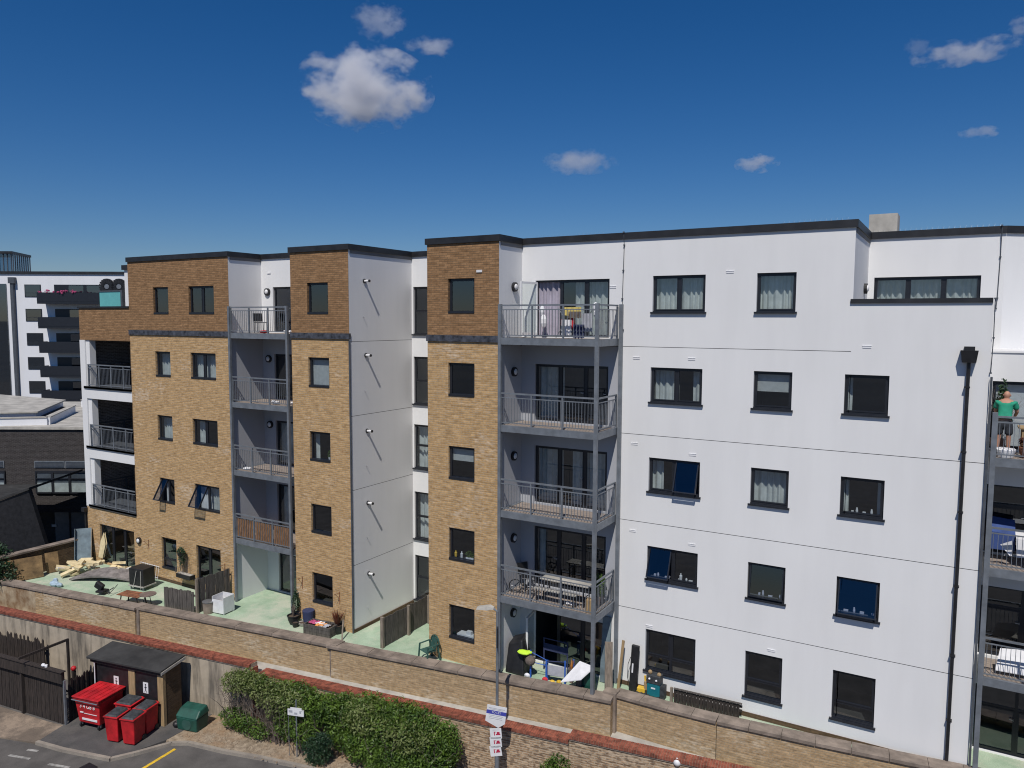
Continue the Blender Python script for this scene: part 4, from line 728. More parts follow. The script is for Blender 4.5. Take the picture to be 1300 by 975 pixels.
# ================================================================== terraces
T=2.82
def pot(label,x,y,r,h,mat,plant=None,z=T):
    t=thing('plant_pot',label,'plant pot',(x,y,z)); obj('pot',MB().lathe((0,0,0),[(r*.6,0),(r*.9,h*.5),(r,h*.93),(r*1.07,h*.93),(r*1.07,h),(r*.9,h),(r*.85,h*.85)],16),mat,t,smooth=False); obj('soil',MB().tube((0,0,h*.8),(0,0,h*.86),r*.85,14),'soil',t)
    if plant: obj('plant',plant[0],plant[1],t)
    return t
f3=picket('garden_fence','weathered grey plank fence between the two middle terraces',(-17.85,21.1),(-17.85,24.9),T,1.12,'wood_grey',.13,.01)
obj('post',MB().box(-17.92,-17.8,20.98,21.08,T,T+1.17),'wood_post',f3[0]); 
for yy in (22.4,23.7): obj('post',MB().box(-17.8,-17.7,yy,yy+.09,T,T+1.17),'wood_post',f3[0])
f=picket('garden_fence','tall dark slatted fence right of the left terrace, meeting the brick tower',(-26.55,19.75),(-26.55,21.42),T,1.42,'wood_grey',.11,.012); obj('post',MB().box(-26.6,-26.5,19.65,19.74,T,T+1.45),'wood_post',f[0])
f=picket('garden_fence','low dark fence dividing the left terrace near the parapet coping',(-28.2,19.35),(-26.6,19.62),T,.92,'wood_grey',.11,.012)
f=picket('garden_fence','low brown slatted fence behind the curved parapet at the right',(-7.3,22.62),(-5.2,22.72),T,.48,'wood_dark',.09,.012,var=.01); obj('cap_rail',MB().beam((-7.3,22.6,T+.5),(-5.2,22.7,T+.5),.07,.03),'wood_grey',f[0]); obj('post',MB().box(-7.42,-7.34,22.58,22.66,T,T+.5),'wood_post',f[0])
# chairs
def plastic_chair(label,x,y,rz):
    t=thing('garden_chair',label,'chair',(x,y,T),rz); mat='chair_green'
    obj('seat',MB().box(-.23,.23,-.22,.2,.4,.43),mat,t,bev=.02); mb=MB(); n=8
    for i in range(n):
        a=PI*i/n; b=PI*(i+1)/n; mb.beam((-.25*math.cos(a),.24+.05,.62+.26*math.sin(a)),(-.25*math.cos(b),.29,.62+.26*math.sin(b)),.03,.05,(0,1,0))
    mb.box(-.27,-.22,.22,.27,.43,.64).box(.22,.27,.22,.27,.43,.64); obj('back_frame',mb,mat,t)
    for i in range(5): x0=-.16+i*.072; obj('back_slat',MB().beam((x0+.015,.21,.43),(x0+.015,.29,.62+.26*math.sqrt(max(0,1-(x0/.25)**2))-.02),.05,.015,(0,1,0)),mat,t)
    for s in (-1,1):
        obj('armrest',MB().beam((s*.27,-.2,.62),(s*.27,.25,.64),.06,.025),mat,t); obj('leg',MB().beam((s*.28,-.24,0),(s*.26,-.19,.62),.045,.045),mat,t); obj('leg',MB().beam((s*.27,.33,0),(s*.25,.22,.62),.045,.045),mat,t)
plastic_chair('dark green plastic garden chair in front of the third brick tower',-15.75,21.02,-.35)
# middle terrace
t=thing('cabinet','white box cabinet with its front open, on the middle terrace by the slatted fence','cabinet',(-25.75,20.35,T),.1)
obj('panel',MB().box(-.32,-.30,-.3,.3,.05,.72),'white_plastic',t); obj('panel',MB().box(.28,.30,-.3,.3,.05,.72),'white_plastic',t); obj('panel',MB().box(-.3,.28,.28,.3,.05,.72),'white_plastic',t); obj('panel',MB().box(-.3,.28,-.3,-.28,.05,.6),'white_plastic',t); obj('base',MB().box(-.3,.28,-.28,.28,.05,.09),'white_plastic',t)
for sx in (-.28,.24):
    for sy in (-.27,.23): obj('foot',MB().box(sx,sx+.05,sy,sy+.05,0,.05),'white_plastic',t)
t=thing('dustbin','pale round metal dustbin beside the white cabinet','bin',(-26.2,19.95,T)); obj('body',MB().lathe((0,0,0),[(.19,0),(.22,.48)],16),'stone',t); obj('lid',MB().lathe((0,0,0),[(.235,.48),(.235,.51),(.1,.54)],16),'chrome',t)
def spiky(n,h,seed,sp=.5):
    r=random.Random(seed); mb=MB()
    for i in range(n):
        a=r.uniform(0,6.28); e=r.uniform(0,sp); L=h*r.uniform(.5,1); tip=Vector((math.cos(a)*e*L,math.sin(a)*e*L,L)); s=Vector((-math.sin(a),math.cos(a),0))*.02; m=tip*.55; mb.add([-s*.5,s*.5,m+s,m-s,tip],[(0,1,2,3),(3,2,4)])
    return mb.xf(Matrix.Translation((0,0,.25)))
pot('dark round pot with a spindly leafless plant beside the second tower',-22.35,20.95,.24,.36,'black_plastic',(spiky(30,.6,2,.3),'twig'))
pot('taller pot with a dark green conical shrub against the second tower corner',-22.6,21.32,.16,.3,'terracotta',(foliage([(0,0,.6,.17,.17,.35),(0,0,.95,.09,.09,.25)],900,.03,5).xf(Matrix.Translation((0,0,.1))),'leaf_dark'))
pot('small black pot lying in front of the round pot',-22.05,20.75,.13,.2,'black_plastic'); pot('low pale bowl beside the round pot',-21.9,21.0,.17,.14,'concrete')
tag(obj('bucket',MB().lathe((-21.85,21.27,T),[(.2,0),(.24,.55),(.22,.57)],16),'cloth_navy'),'dark blue bucket standing against the second tower wall','bucket')
t=thing('planter_box','weathered grey wooden planter full of odds and ends below the second tower window','planter',(-20.75,20.85,T),.12)
for (a,b,c,d_) in ((-.62,.62,-.3,-.26),(-.62,.62,.26,.3),(-.62,-.58,-.26,.26),(.58,.62,-.26,.26)):
    for k in range(3): obj('plank',MB().box(a,b,c,d_,k*.13+.005,k*.13+.125),'wood_grey',t)
obj('fill',MB().box(-.57,.57,-.25,.25,.02,.30),'soil',t)
for x,y,m_,lab in [(-.38,.02,'pink','crumpled pink patterned cloth in the grey planter'),(.02,-.02,'orange','orange cloth lying in the grey planter'),(-.15,.1,'cloth_white','white cloth between the pink and orange ones'),(.22,-.05,'cloth_grey','grey cloth at the right end of the planter')]:
    c=Vector((-20.75,20.85,T+.34))+Vector((x,y,0)); mb=MB(); n=7
    vs=[(c.x+(i/n-.5)*.36,c.y+(j/n-.5)*.34,c.z+random.uniform(-.02,.05)) for j in range(n+1) for i in range(n+1)]; mb.add(vs,[(j*(n+1)+i,j*(n+1)+i+1,(j+1)*(n+1)+i+1,(j+1)*(n+1)+i) for j in range(n) for i in range(n)]); tag(obj('cloth',mb,m_),lab,'cloth')
pot('black pot with a reddish feathery plant at the right end of the planter',-20.2,21.15,.22,.34,'black_plastic',(spiky(120,.75,9,.55),'leaf_red'))
tag(obj('stake',MB().beam((-19.6,20.75,T),(-19.75,21.0,T+.7),.05,.03),'wood_post'),'leaning wooden stake at the corner of the second tower','stake')
# left terrace
rr=random.Random(12)
for i in range(34):
    u=rr.random(); cx=-36.2+2.7*u+rr.uniform(-.35,.35); cy=19.7+1.3*u+rr.uniform(-.5,.45); L,Wd,Tt=rr.uniform(.3,.75),rr.uniform(.2,.42),rr.uniform(.06,.13); hz=T+.07+rr.uniform(0,.5)*(1-abs(u-.5))
    mt=Matrix.Translation((cx,cy,hz))@Matrix.Rotation(rr.uniform(0,3.1),4,'Z')@Matrix.Rotation(rr.uniform(-.35,.35),4,'X')@Matrix.Rotation(rr.uniform(-.35,.35),4,'Y')
    mb=MB().add([(-L/2,-Wd/2,0),(L/2,-Wd/2*rr.uniform(.6,1),0),(L/2*rr.uniform(.8,1),Wd/2,0),(-L/2*rr.uniform(.6,1),Wd/2,0),(-L/2,-Wd/2,Tt),(L/2,-Wd/2*.9,Tt),(L/2*.9,Wd/2,Tt),(-L/2*.9,Wd/2,Tt)],[(3,2,1,0),(4,5,6,7),(0,1,5,4),(1,2,6,5),(2,3,7,6),(3,0,4,7)]).xf(mt)
    tag(obj('insulation_board',mb,'foam' if rr.random()<.75 else 'foam_white'),'broken pale yellow or white foam board in the heap on the left terrace','foam board','broken foam boards heaped on the left terrace')
tag(obj('insulation_board',MB().add([(-36.0,21.3,T+.4),(-35.65,21.3,T+.4),(-35.55,21.42,T+1.1),(-35.7,21.44,T+1.65),(-35.95,21.42,T+1.2)],[(0,1,2,3,4)]).add([(-36.0,21.22,T+.4),(-35.65,21.22,T+.4),(-35.55,21.34,T+1.1),(-35.7,21.36,T+1.65),(-35.95,21.34,T+1.2)],[(4,3,2,1,0)]),'foam'),'tall pointed piece of pale foam standing upright behind the heap','foam board')
mb=MB(); n=10
P=[]
for i in range(n+1):
    u=i/n; x=-34.9+2.7*u; y=19.15+1.35*u; P.append((Vector((x,y,T+.05+.16*math.sin(PI*u))),Vector((x+.12-.45*(1-u)*.5,y+.95-.35*u,T+.12+.3*math.sin(PI*u)))))
for (a,b),(c,d_) in zip(P,P[1:]): mb.slab(a,c,d_,b,(0,0,.07))
tag(obj('old_mattress',mb,'rug'),'old grey sagging mattress lying in front of the foam heap','mattress')
def lean(name,label,cat,x,y,w_,h,mat,ax,th=.03,tilt=.25,rz=0):
    mt=Matrix.Translation((x,y,T+.02))@Matrix.Rotation(rz,4,'Z')@Matrix.Rotation(-tilt,4,'X'); return tag(obj(name,MB().box(-w_/2,w_/2,-th,0,0,h).xf(mt),mat),label,cat)
lean('wooden_panel','large brown wooden panel leaning on the shaded side wall','panel',-36.75,18.15,1.55,1.0,'board_brown',0,.03,.3,R(72)); lean('wooden_panel','small brown board leaning beside the large wooden panel','panel',-36.75,19.45,.55,.95,'board_brown',0,.03,.25,R(76))
t=thing('metal_trough','grey blue folded metal sheet leaning against the side wall behind the foam heap','metal sheet',(-36.75,20.9,T),.9); mt=Matrix.Rotation(-.3,4,'X'); obj('sheet',MB().box(-.35,.35,-.02,0,0,1.75).xf(mt),'blue_metal',t); obj('flange',MB().box(-.37,-.35,-.2,0,0,1.75).xf(mt),'blue_metal',t); obj('flange',MB().box(.35,.37,-.2,0,0,1.75).xf(mt),'concrete',t)
tag(obj('plastic_bag',foliage([(-34.75,18.45,T+.12,.3,.2,.12)],1,.01).add([],[]).ball((-34.8,18.45,T+.12),.22,9,6,(1.3,.8,.6)).ball((-34.5,18.5,T+.1),.14,7,5,(1.2,.9,.7)).ball((-34.9,18.55,T+.22),.12,6,4),'blue_bag'),'pale blue plastic bag on the left terrace next to the coping','bag')
t=thing('cabinet_cart','black metal box on a wheeled stand, standing on the left terrace','cart',(-31.2,20.35,T),.15)
obj('box',MB().box(-.42,.42,-.33,.33,.22,.98),'black_plastic',t,bev=.02); obj('tray',MB().box(-.45,.45,-.36,.36,.16,.21),'concrete',t); obj('strap',MB().beam((.05,-.345,.9),(-.15,-.36,.1),.02,.025).beam((.3,-.345,.9),(.3,-.36,.1),.02,.025),'concrete',t)
for sx in(-.36,.36):
    for sy in(-.28,.28): obj('leg',MB().box(sx-.025,sx+.025,sy-.025,sy+.025,0,.17),'steel',t)
t=thing('office_chair','black folded chair lying on its side by the parapet, left terrace','chair',(-32.1,18.95,T),.3); obj('back',MB().box(-.4,.0,-.1,.1,.15,.45).xf(Matrix.Rotation(.5,4,'Y')),'black_plastic',t,bev=.05); obj('seat',MB().box(-.1,.3,-.2,.2,.1,.2),'black_plastic',t,bev=.03); obj('leg',MB().tube((.3,0,.1),(.6,.1,.3),.02,8).tube((.6,-.2,.1),(.6,.35,.35),.015,8),'black_plastic',t)
t=thing('garden_table','low rust brown table by the parapet on the left terrace','table',(-29.75,18.95,T),.2)
for i in range(7): obj('slat',MB().box(-.6,.55,-.28+i*.083,-.28+i*.083+.07,.42,.45),'rust',t)
for sx in (-.5,.5):
    for sy in (-.22,.22): obj('leg',MB().beam((sx,sy,0),(sx*.8,sy,.42),.035,.035),'wood_dark',t)
t=thing('side_table','small round dark table beside the rust brown one','table',(-29.0,19.15,T)); obj('top',MB().tube((0,0,.5),(0,0,.53),.33,18),'terracotta',t)
for k in range(3): a=k*2.1; obj('leg',MB().tube((.25*math.cos(a),.25*math.sin(a),0),(.1*math.cos(a),.1*math.sin(a),.5),.015,6),'frame',t)
t=thing('clothes_airer','thin white wire airer leaning on the brick wall below the tower window','rack',(-32.2,21.3,T)); 
for i in range(9): obj('bar',MB().tube((-.68+i*.17,0,.0),(-.68+i*.17,.12,.66),.009,5),'white_plastic',t)
for zz in (.12,.62): obj('rail',MB().tube((-.7,zz*.18,zz),(.7,zz*.18,zz),.012,6),'white_plastic',t)
t=thing('hanging_basket','dark trailing plant in a hanging basket on the brick wall between two ground floor windows','plant',(-29.6,21.33,T)); obj('foliage',foliage([(0,-.1,1.65,.2,.14,.25),(0,-.1,1.35,.17,.1,.3)],1100,.035,77),'leaf_dark',t); obj('stems',stems([(0,-.1,.75)],.9,12,3,.12,.012),'twig',t); obj('basket',MB().lathe((0,-.1,1.55),[(.06,-.12),(.17,.0),(.18,.1)],12),'black_plastic',t)
t=thing('window_box','dark trough planter under the hanging basket','planter',(-29.3,21.2,T+.55)); obj('trough',MB().box(-.5,.45,-.14,.14,0,.18),'black_plastic',t); obj('soil',MB().box(-.46,.41,-.1,.1,.181,.19),'concrete',t); obj('bracket',MB().box(-.4,-.36,.14,.2,-.1,.1).box(.3,.34,.14,.2,-.1,.1),'frame',t)
# third bay ground floor clutter
t=thing('walking_frame','blue metal folding frame at the left of the cluttered terrace','frame',(-11.75,21.85,T),.1)
for x,y,h in ((-.3,0,.95),(.3,.05,.7)): obj('leg',MB().tube((x,y,0),(x,y,h),.03,8),'blue_paint',t)
obj('bar',MB().tube((-.3,0,.55),(.3,.05,.5),.015,6),'blue_paint',t); obj('bar',MB().tube((-.3,0,.9),(.3,.05,.68),.012,6),'blue_paint',t)
t=thing('walking_frame','blue metal folding frame in the middle of the cluttered terrace','frame',(-10.95,21.9,T),.2)
for x,y,h in ((-.5,0,.75),(.15,.0,.82),(.35,.35,.75)): obj('leg',MB().tube((x,y,0),(x,y,h),.03,8),'blue_paint',t)
obj('bar',MB().tube((-.5,0,.72),(.15,0,.78),.02,6),'cloth_navy',t); obj('panel',MB().box(-.45,.1,.0,.015,.25,.6),'cloth_grey',t)
t=thing('play_frame','dark blue tubular frame standing by the patio doors','frame',(-11.6,22.6,T))
for x in (-.35,.55): obj('leg',MB().tube((x,0,0),(x,0,1.15),.025,8),'cloth_navy',t)
obj('bar',MB().tube((-.35,0,1.12),(.55,0,1.12),.02,6),'cloth_navy',t); obj('panel',MB().box(-.33,.53,-.01,.0,.7,.95),'cloth_navy',t)
t=thing('covered_pile','black covered pile at the left end of the cluttered ground floor bay','pile',(-12.6,22.0,T)); obj('cover',MB().add([(-.4,-.3,0),(.35,-.3,0),(.35,.4,0),(-.4,.4,0),(-.38,-.1,.95),(.15,-.05,1.15),(.12,.35,1.3),(-.38,.35,1.1)],[(3,2,1,0),(4,5,6,7),(0,1,5,4),(1,2,6,5),(2,3,7,6),(3,0,4,7)]),'black_plastic',t,bev=.05)
tag(obj('vest',MB().ball((-12.28,21.75,T+.85),.2,9,6,(1.2,.8,.35)).ball((-12.1,21.8,T+.88),.12,8,5,(1,.8,.45)),'hi_vis'),'bright yellow green safety vest lying on the dark pile','vest')
tag(obj('helmet',MB().ball((-12.05,21.8,T+.6),.18,10,8,(1,1,1)),'twig',smooth=True),'round brownish bundle under the yellow green vest','bundle')
tag(obj('white_sheet',MB().slab((-10.75,21.5,T+.28),(-9.95,21.35,T+.62),(-9.65,21.75,T+.95),(-10.3,22.0,T+.9),(0,0,.02)),'cloth_white'),'bent white sheet of plastic beside the steel post','sheet')
tag(obj('water_butt',MB().lathe((-9.95,21.95,T),[(.2,0),(.24,.3),(.22,.62),(.19,.64)],14),'green_plastic'),'green plastic tub under the white sheet','tub'); tag(obj('log_round',MB().tube((-10.2,21.75,T),(-10.2,21.75,T+.6),.11,9),'wood_grey'),'grey timber post stub under the white sheet','timber')
lean('timber_board','grey wooden board leaning upright right of the steel post','board',-9.25,21.95,.25,1.75,'wood_post',0,.05,.08,.5)
lean('timber_board','blue grey board leaning against the bay wall','board',-9.75,22.75,.3,2.2,'blue_metal',0,.04,.1,.0); lean('timber_board','thin yellowish plank leaning beside the blue grey board','board',-9.15,22.55,.09,1.6,'timber',0,.04,.15,-.3)
for i,(x,y,m_,lab) in enumerate([(-11.35,21.55,'cloth_red','red toy on the floor among the blue frames'),(-11.05,21.5,'yellow_plastic','yellow toy on the floor among the blue frames'),(-12.0,21.5,'cloth_white','white crumpled bag on the floor by the blue frame'),(-10.85,21.6,'paint_yellow','yellow plastic spade beside the white sheet')]): tag(obj('toy' if i!=2 else 'bag',MB().ball((x,y,T+.22),.09,7,5,(1.2,.8,.8)).box(x-.05,x+.03,y-.03,y+.04,T,T+.2),m_),lab,'toy' if i!=2 else 'bag')
pot('small potted plant with orange leaves by the white sheet',-10.7,22.2,.1,.5,'terracotta',(spiky(14,.5,4,.4).xf(Matrix.Translation((0,0,.15))),'orange'))
# right of the bay
t=thing('ski_bag','tall narrow black bag leaning against the white wall','bag',(-8.72,22.72,T),0); mt=Matrix.Rotation(-.06,4,'X')@Matrix.Rotation(.03,4,'Y'); obj('bag',MB().box(-.13,.13,-.06,.06,0,1.52).xf(mt),'black_plastic',t,bev=.03); obj('label',MB().box(-.06,-.01,-.075,-.062,.62,.92).xf(mt),'white_plastic',t); obj('strap',MB().path([(-.14,-.02,1.1),(-.21,-.03,.85),(-.2,-.03,.4),(-.14,-.02,.25)],.01,5).xf(mt),'black_plastic',t)
t=thing('tool_bench','toy workbench in teal and grey beside the yellow digger','toy',(-7.95,22.68,T),0); obj('base',MB().box(-.22,.2,-.15,.12,.08,.5),'teal_tool',t,bev=.02); obj('top',MB().box(-.24,.22,-.17,.14,.5,.78),'lid_grey',t,bev=.02); obj('side',MB().box(.2,.34,-.1,.14,.04,.45),'lid_grey',t); obj('knob',MB().ball((-.15,-.05,.83),.07,8,6).ball((.15,-.05,.8),.07,8,6),'timber',t); obj('lamp',MB().ball((-.13,-.18,.66),.035,8,5).ball((.1,-.18,.64),.035,8,5),'cloth_white',t); obj('badge',MB().box(-.08,.06,-.156,-.151,.33,.38),'cloth_white',t)
for s in (-.17,.17): obj('wheel',MB().tube((s-.03,-.14,.06),(s+.03,-.14,.06),.06,10),'black_plastic',t)
t=thing('toy_digger','small yellow toy digger at the foot of the white wall','toy',(-8.35,22.62,T),.1); obj('body',MB().box(-.16,.1,-.1,.1,.1,.26),'yellow_plastic',t,bev=.02); obj('cab',MB().box(.06,.16,-.08,.08,.2,.5),'timber',t,bev=.02); obj('arm',MB().beam((.1,0,.4),(.08,0,.66),.05,.06).beam((-.1,0,.2),(-.2,0,.05),.05,.05),'yellow_plastic',t)
for s in (-.14,.0,.12): obj('wheel',MB().tube((s,-.13,.07),(s,-.08,.07),.07,10),'lid_grey',t)
# ---- balcony furniture
def wire_chair(label,x,y,z,rz,mat='black_plastic'):
    t=thing('chair',label,'chair',(x,y,z),rz); obj('seat',MB().box(-.22,.22,-.22,.2,.42,.45),mat,t,bev=.01); obj('back',MB().box(-.2,.2,.2,.22,.5,.85).xf(Matrix.Translation((0,.45*.12,0))@Matrix.Rotation(-.1,4,'X')),mat,t)
    for sx in (-.2,.2):
        for sy in (-.2,.2): obj('leg',MB().tube((sx,sy,0),(sx*.9,sy*.9,.43),.013,6),'frame',t)
    return t
wire_chair('black chair on the top left balcony, back to the side wall',-25.6,22.5,SL[0],R(70))
def heap(label,x,y,z,mats,cat='clothing'):
    mb=MB(); r=random.Random(int(abs(x*100)))
    for k in range(5): mb.ball((x+r.uniform(-.15,.15),y+r.uniform(-.08,.08),z+r.uniform(.03,.1)),r.uniform(.05,.11),6,4,(1.3,1,.6))
    tag(obj('cloth_heap',mb,mats),label,cat)
heap('red crumpled cloth on the top left balcony floor','x' and -24.5,21.75,SL[0],'cloth_red'); heap('white crumpled cloth at the right end of the top left balcony',-23.3,21.8,SL[0],'cloth_white'); heap('pale things on the second left balcony floor',-24.1,21.8,SL[1],'cloth_white','clutter'); heap('white bits at the right of the second left balcony',-23.1,21.9,SL[1],'cloth_white','clutter'); heap('white dish on the third left balcony',-25.8,21.8,SL[2],'cloth_white','clutter')
t=thing('clothes_airer','folding airer full of yellow, red and dark washing on the top balcony','rack',(-10.7,22.2,SL[0]),0)
for s in (-.35,.35):
    obj('leg',MB().tube((s-.35,0,0),(s+.3,0,1.0),.012,6),'steel',t); obj('leg',MB().tube((s+.35,.05,0),(s-.3,.05,1.0),.012,6),'steel',t)
def hang(name,label,x0,x1,y,z1,z0,m_,cat='towel'):
    n=10; vs=[(x0+(x1-x0)*i/n,y+.02*math.sin(i*1.9),z) for z in (z0+.03*math.sin(x0*9),z1) for i in range(n+1)]
    vs=[(a,b,c+(.02*math.sin(i*2.2) if i<=n else 0)) for i,(a,b,c) in enumerate(vs)]; return tag(obj(name,MB().add(vs,[(i,i+1,i+n+2,i+n+1) for i in range(n)]),m_),label,cat)
Z_=SL[0]
hang('towel','yellow towel hanging at the top of the airer',-11.0,-10.4,22.0,Z_+1.0,Z_+.7,'cloth_yellow'); hang('shirt','red garment hanging left on the airer',-11.1,-10.98,21.98,Z_+.62,Z_+.4,'cloth_red','clothing'); hang('shirt','red garment in the middle of the airer',-10.78,-10.62,21.95,Z_+.65,Z_+.3,'cloth_red','clothing'); hang('shirt','dark trousers hanging low on the airer',-10.65,-10.25,21.93,Z_+.45,Z_+.05,'cloth_navy','clothing'); hang('shirt','white top hanging left and low on the airer',-11.05,-10.7,21.92,Z_+.6,Z_+.08,'cloth_white','clothing'); hang('shirt','pale grey garment hanging right on the airer',-10.35,-10.0,21.97,Z_+.8,Z_+.2,'cloth_grey','clothing'); hang('shirt','dark green garment slung across the airer',-10.8,-10.35,21.90,Z_+.86,Z_+.66,'twig','clothing')
tag(obj('cloth_bundle',MB().ball((-9.95,22.1,Z_+1.0),.1,7,5,(.9,.8,1.6)).ball((-9.9,22.1,Z_+.8),.12,7,5,(.9,.8,1.3)),'cloth_white'),'white bundle of cloth hanging on the right of the airer','cloth')
tag(obj('cloth_bundle',MB().ball((-12.2,22.75,Z_+.9),.1,7,5,(.9,.8,1.8)).ball((-12.15,22.75,Z_+.55),.13,7,5,(.9,.8,1.8)),'cloth_white'),'white garment hanging by the open door leaf','cloth')
z=SL[3]
t=thing('picnic_table','pale slatted folding table on the lowest balcony','table',(-10.9,22.1,z),0)
for k in range(5): obj('slat',MB().box(-.85,.9,-.22+k*.1,-.22+k*.1+.085,.68,.71),'concrete',t)
for sx in (-.72,.75):
    for sy in (-.2,.24): obj('leg',MB().box(sx-.015,sx+.015,sy-.015,sy+.015,0,.68),'frame',t)
    obj('brace',MB().box(sx-.01,sx+.01,-.18,.22,.3,.32).box(sx-.01,sx+.01,-.18,.22,.5,.52),'frame',t)
t=thing('bench','pale slatted bench in front of the folding table','bench',(-11.1,21.72,z),0); obj('seat',MB().box(-.75,.8,-.12,.12,.42,.45),'concrete',t)
for sx in (-.65,.7): obj('leg',MB().box(sx-.015,sx+.015,-.1,-.07,0,.42).box(sx-.015,sx+.015,.07,.1,0,.42),'frame',t)
heap('white papers and cloth on the balcony floor under the table',-10.6,21.9,z,'cloth_white','clutter')
t=thing('bicycle','small folded black bicycle at the left end of the lowest balcony','bicycle',(-12.45,22.1,z),.35)
for cx in (-.32,.3):
    w_=MB(); n=16
    for k in range(n): a=2*PI*k/n;b=2*PI*(k+1)/n; w_.tube((cx+.22*math.cos(a),0,.23+.22*math.sin(a)),(cx+.22*math.cos(b),0,.23+.22*math.sin(b)),.018,5)
    w=obj('wheel',w_,'black_plastic',t); sp_=MB()
    for k in range(6): a=PI*k/6; sp_.tube((cx+.21*math.cos(a),0,.23+.21*math.sin(a)),(cx-.21*math.cos(a),0,.23-.21*math.sin(a)),.004,4)
    obj('spokes',sp_,'chrome',w)
obj('frame',MB().tube((-.32,0,.23),(-.1,0,.5),.02,6).tube((-.1,0,.5),(.22,0,.5),.02,6).tube((.22,0,.62),(.3,0,.23),.02,6).tube((-.1,0,.5),(.02,0,.2),.02,6).tube((.02,0,.2),(.24,0,.48),.02,6),'frame',t); obj('saddle',MB().tube((-.1,0,.5),(-.13,0,.66),.012,6).box(-.24,-.04,-.06,.06,.66,.7),'black_plastic',t); obj('handlebar',MB().tube((.22,0,.6),(.2,0,.75),.012,6).tube((.2,-.2,.75),(.2,.2,.75),.014,6),'chrome',t)
wire_chair('dark folding chair at the left end of the lowest balcony by the wall',-12.6,22.55,z,R(60))
tp=thing('plant_pot','leafy pot plant at the right end of the lowest balcony','plant pot',(-9.85,22.5,z)); obj('pot',MB().lathe((0,0,0),[(.1,0),(.15,.25)],12),'terracotta',tp); obj('plant',foliage([(0,0,.6,.2,.25,.35)],700,.045,8),'leaf',tp)
tag(obj('cardboard_box',MB().box(-9.95,-9.7,21.6,21.85,z,z+.4),'timber'),'small brown box behind the front balcony post','box')
t=thing('plant_pot','small green pot plant on the second tower window sill','plant pot',(-20.95,21.68,9.43)); obj('pot',MB().lathe((0,0,0),[(.05,0),(.07,.12)],10),'cloth_white',t); obj('plant',foliage([(0,0,.24,.1,.06,.13)],160,.035,3),'leaf',t)
for x,y,z,m_,lab in [(-15.0,21.66,6.56,'yellow_plastic','yellow bottle on the third tower window sill'),(-14.75,21.66,6.56,'cloth_white','white cup on the third tower window sill'),(-7.35,23.2,6.62,'cloth_white','white box among things on the white wall window sill')]: tag(obj('bottle',MB().lathe((x,y,z),[(.045,0),(.05,.16),(.02,.2),(.02,.24)],10),m_),lab,'bottle')
t=thing('plant_pot','green plants along the third tower window sill','plants',(-14.35,21.66,6.56)); obj('pot',MB().box(-.2,.12,-.05,.05,0,.08),'cloth_white',t); obj('plant',foliage([(-.05,0,.17,.2,.06,.12)],260,.035,13),'leaf',t)
tag(obj('paper_stack',MB().box(-14.95,-14.2,21.64,21.95,3.75,3.80).box(-14.6,-14.4,21.7,21.85,3.8,3.92),'cloth_white'),'white tray with a dark item on the ground floor sill of the third tower','tray')
for i,(x0,x1,zb) in enumerate([(-8.3,-7.7,6.63),(-7.45,-6.85,6.63),(-5.1,-4.3,6.62),(-2.65,-1.75,6.6),(-2.6,-1.8,9.5)]):
    mb=MB(); r=random.Random(i+50)
    for k in range(4): x=x0+(x1-x0)*(k+r.random())/4; (mb.lathe((x,23.24,zb),[(.03,0),(.035,.05),(.02,r.uniform(.07,.15))],8) if k%2 else mb.box(x-.03,x+r.uniform(.02,.1),23.21,23.27,zb,zb+r.uniform(.02,.07)))
    tag(obj('sill_items',mb,'cloth_white',kind='stuff'),['small white things on the sill of the open left casement','white things on the sill of the double window right pane','papers on the sill of the middle ajar window','white things on the sill of the right open window','row of small white shells on the dark right window sill'][i],'ornaments')
# ================================================================== right hand balconies
z=SL[1]
def skinbody(name,pts,edges,rad,mat,par,sub=2,root=0):
    me=bpy.data.meshes.new(name); me.from_pydata([Vector(p) for p in pts],edges,[]); me.materials.append(M[mat]); o=bpy.data.objects.new(name,me); COL.objects.link(o); o.parent=par
    s=o.modifiers.new('skin','SKIN'); s.use_smooth_shade=True
    for i,v in enumerate(me.skin_vertices[0].data): v.radius=rad[i] if isinstance(rad[i],tuple) else (rad[i],rad[i]); v.use_root=(i==root)
    ss=o.modifiers.new('sub','SUBSURF'); ss.levels=sub; ss.render_levels=sub; return o
PN=thing('person','bald man in a green T-shirt and dark shorts leaning forward on the balcony, back turned','person',(1.10,23.75,z),-.15); PN.scale=(.95,.95,.94)
bp_=[(0,0,.93),(0,.05,1.1),(.0,.14,1.3),(0,.22,1.46),(0,.26,1.53),(0,.27,1.6),(0,.28,1.68), (-.19,.2,1.42),(-.26,.28,1.18),(-.2,.46,1.05),(-.17,.54,1.02), (.19,.2,1.42),(.26,.28,1.18),(.2,.46,1.05),(.17,.54,1.02), (-.1,0,.85),(-.12,.0,.48),(-.13,-.04,.1),(-.13,.07,.04), (.1,0,.85),(.12,.0,.48),(.13,-.04,.1),(.13,.07,.04)]
be=[(0,1),(1,2),(2,3),(3,4),(4,5),(5,6),(3,7),(7,8),(8,9),(9,10),(3,11),(11,12),(12,13),(13,14),(0,15),(15,16),(16,17),(17,18),(0,19),(19,20),(20,21),(21,22)]
br=[(.16,.12),(.15,.11),(.17,.12),(.13,.1),.06,(.08,.09),(.085,.1),.07,.05,.04,(.045,.02),.07,.05,.04,(.045,.02),.1,.065,.042,(.04,.035),.1,.065,.042,(.04,.035)]
obj_b=skinbody('body',bp_,be,br,'skin',PN)
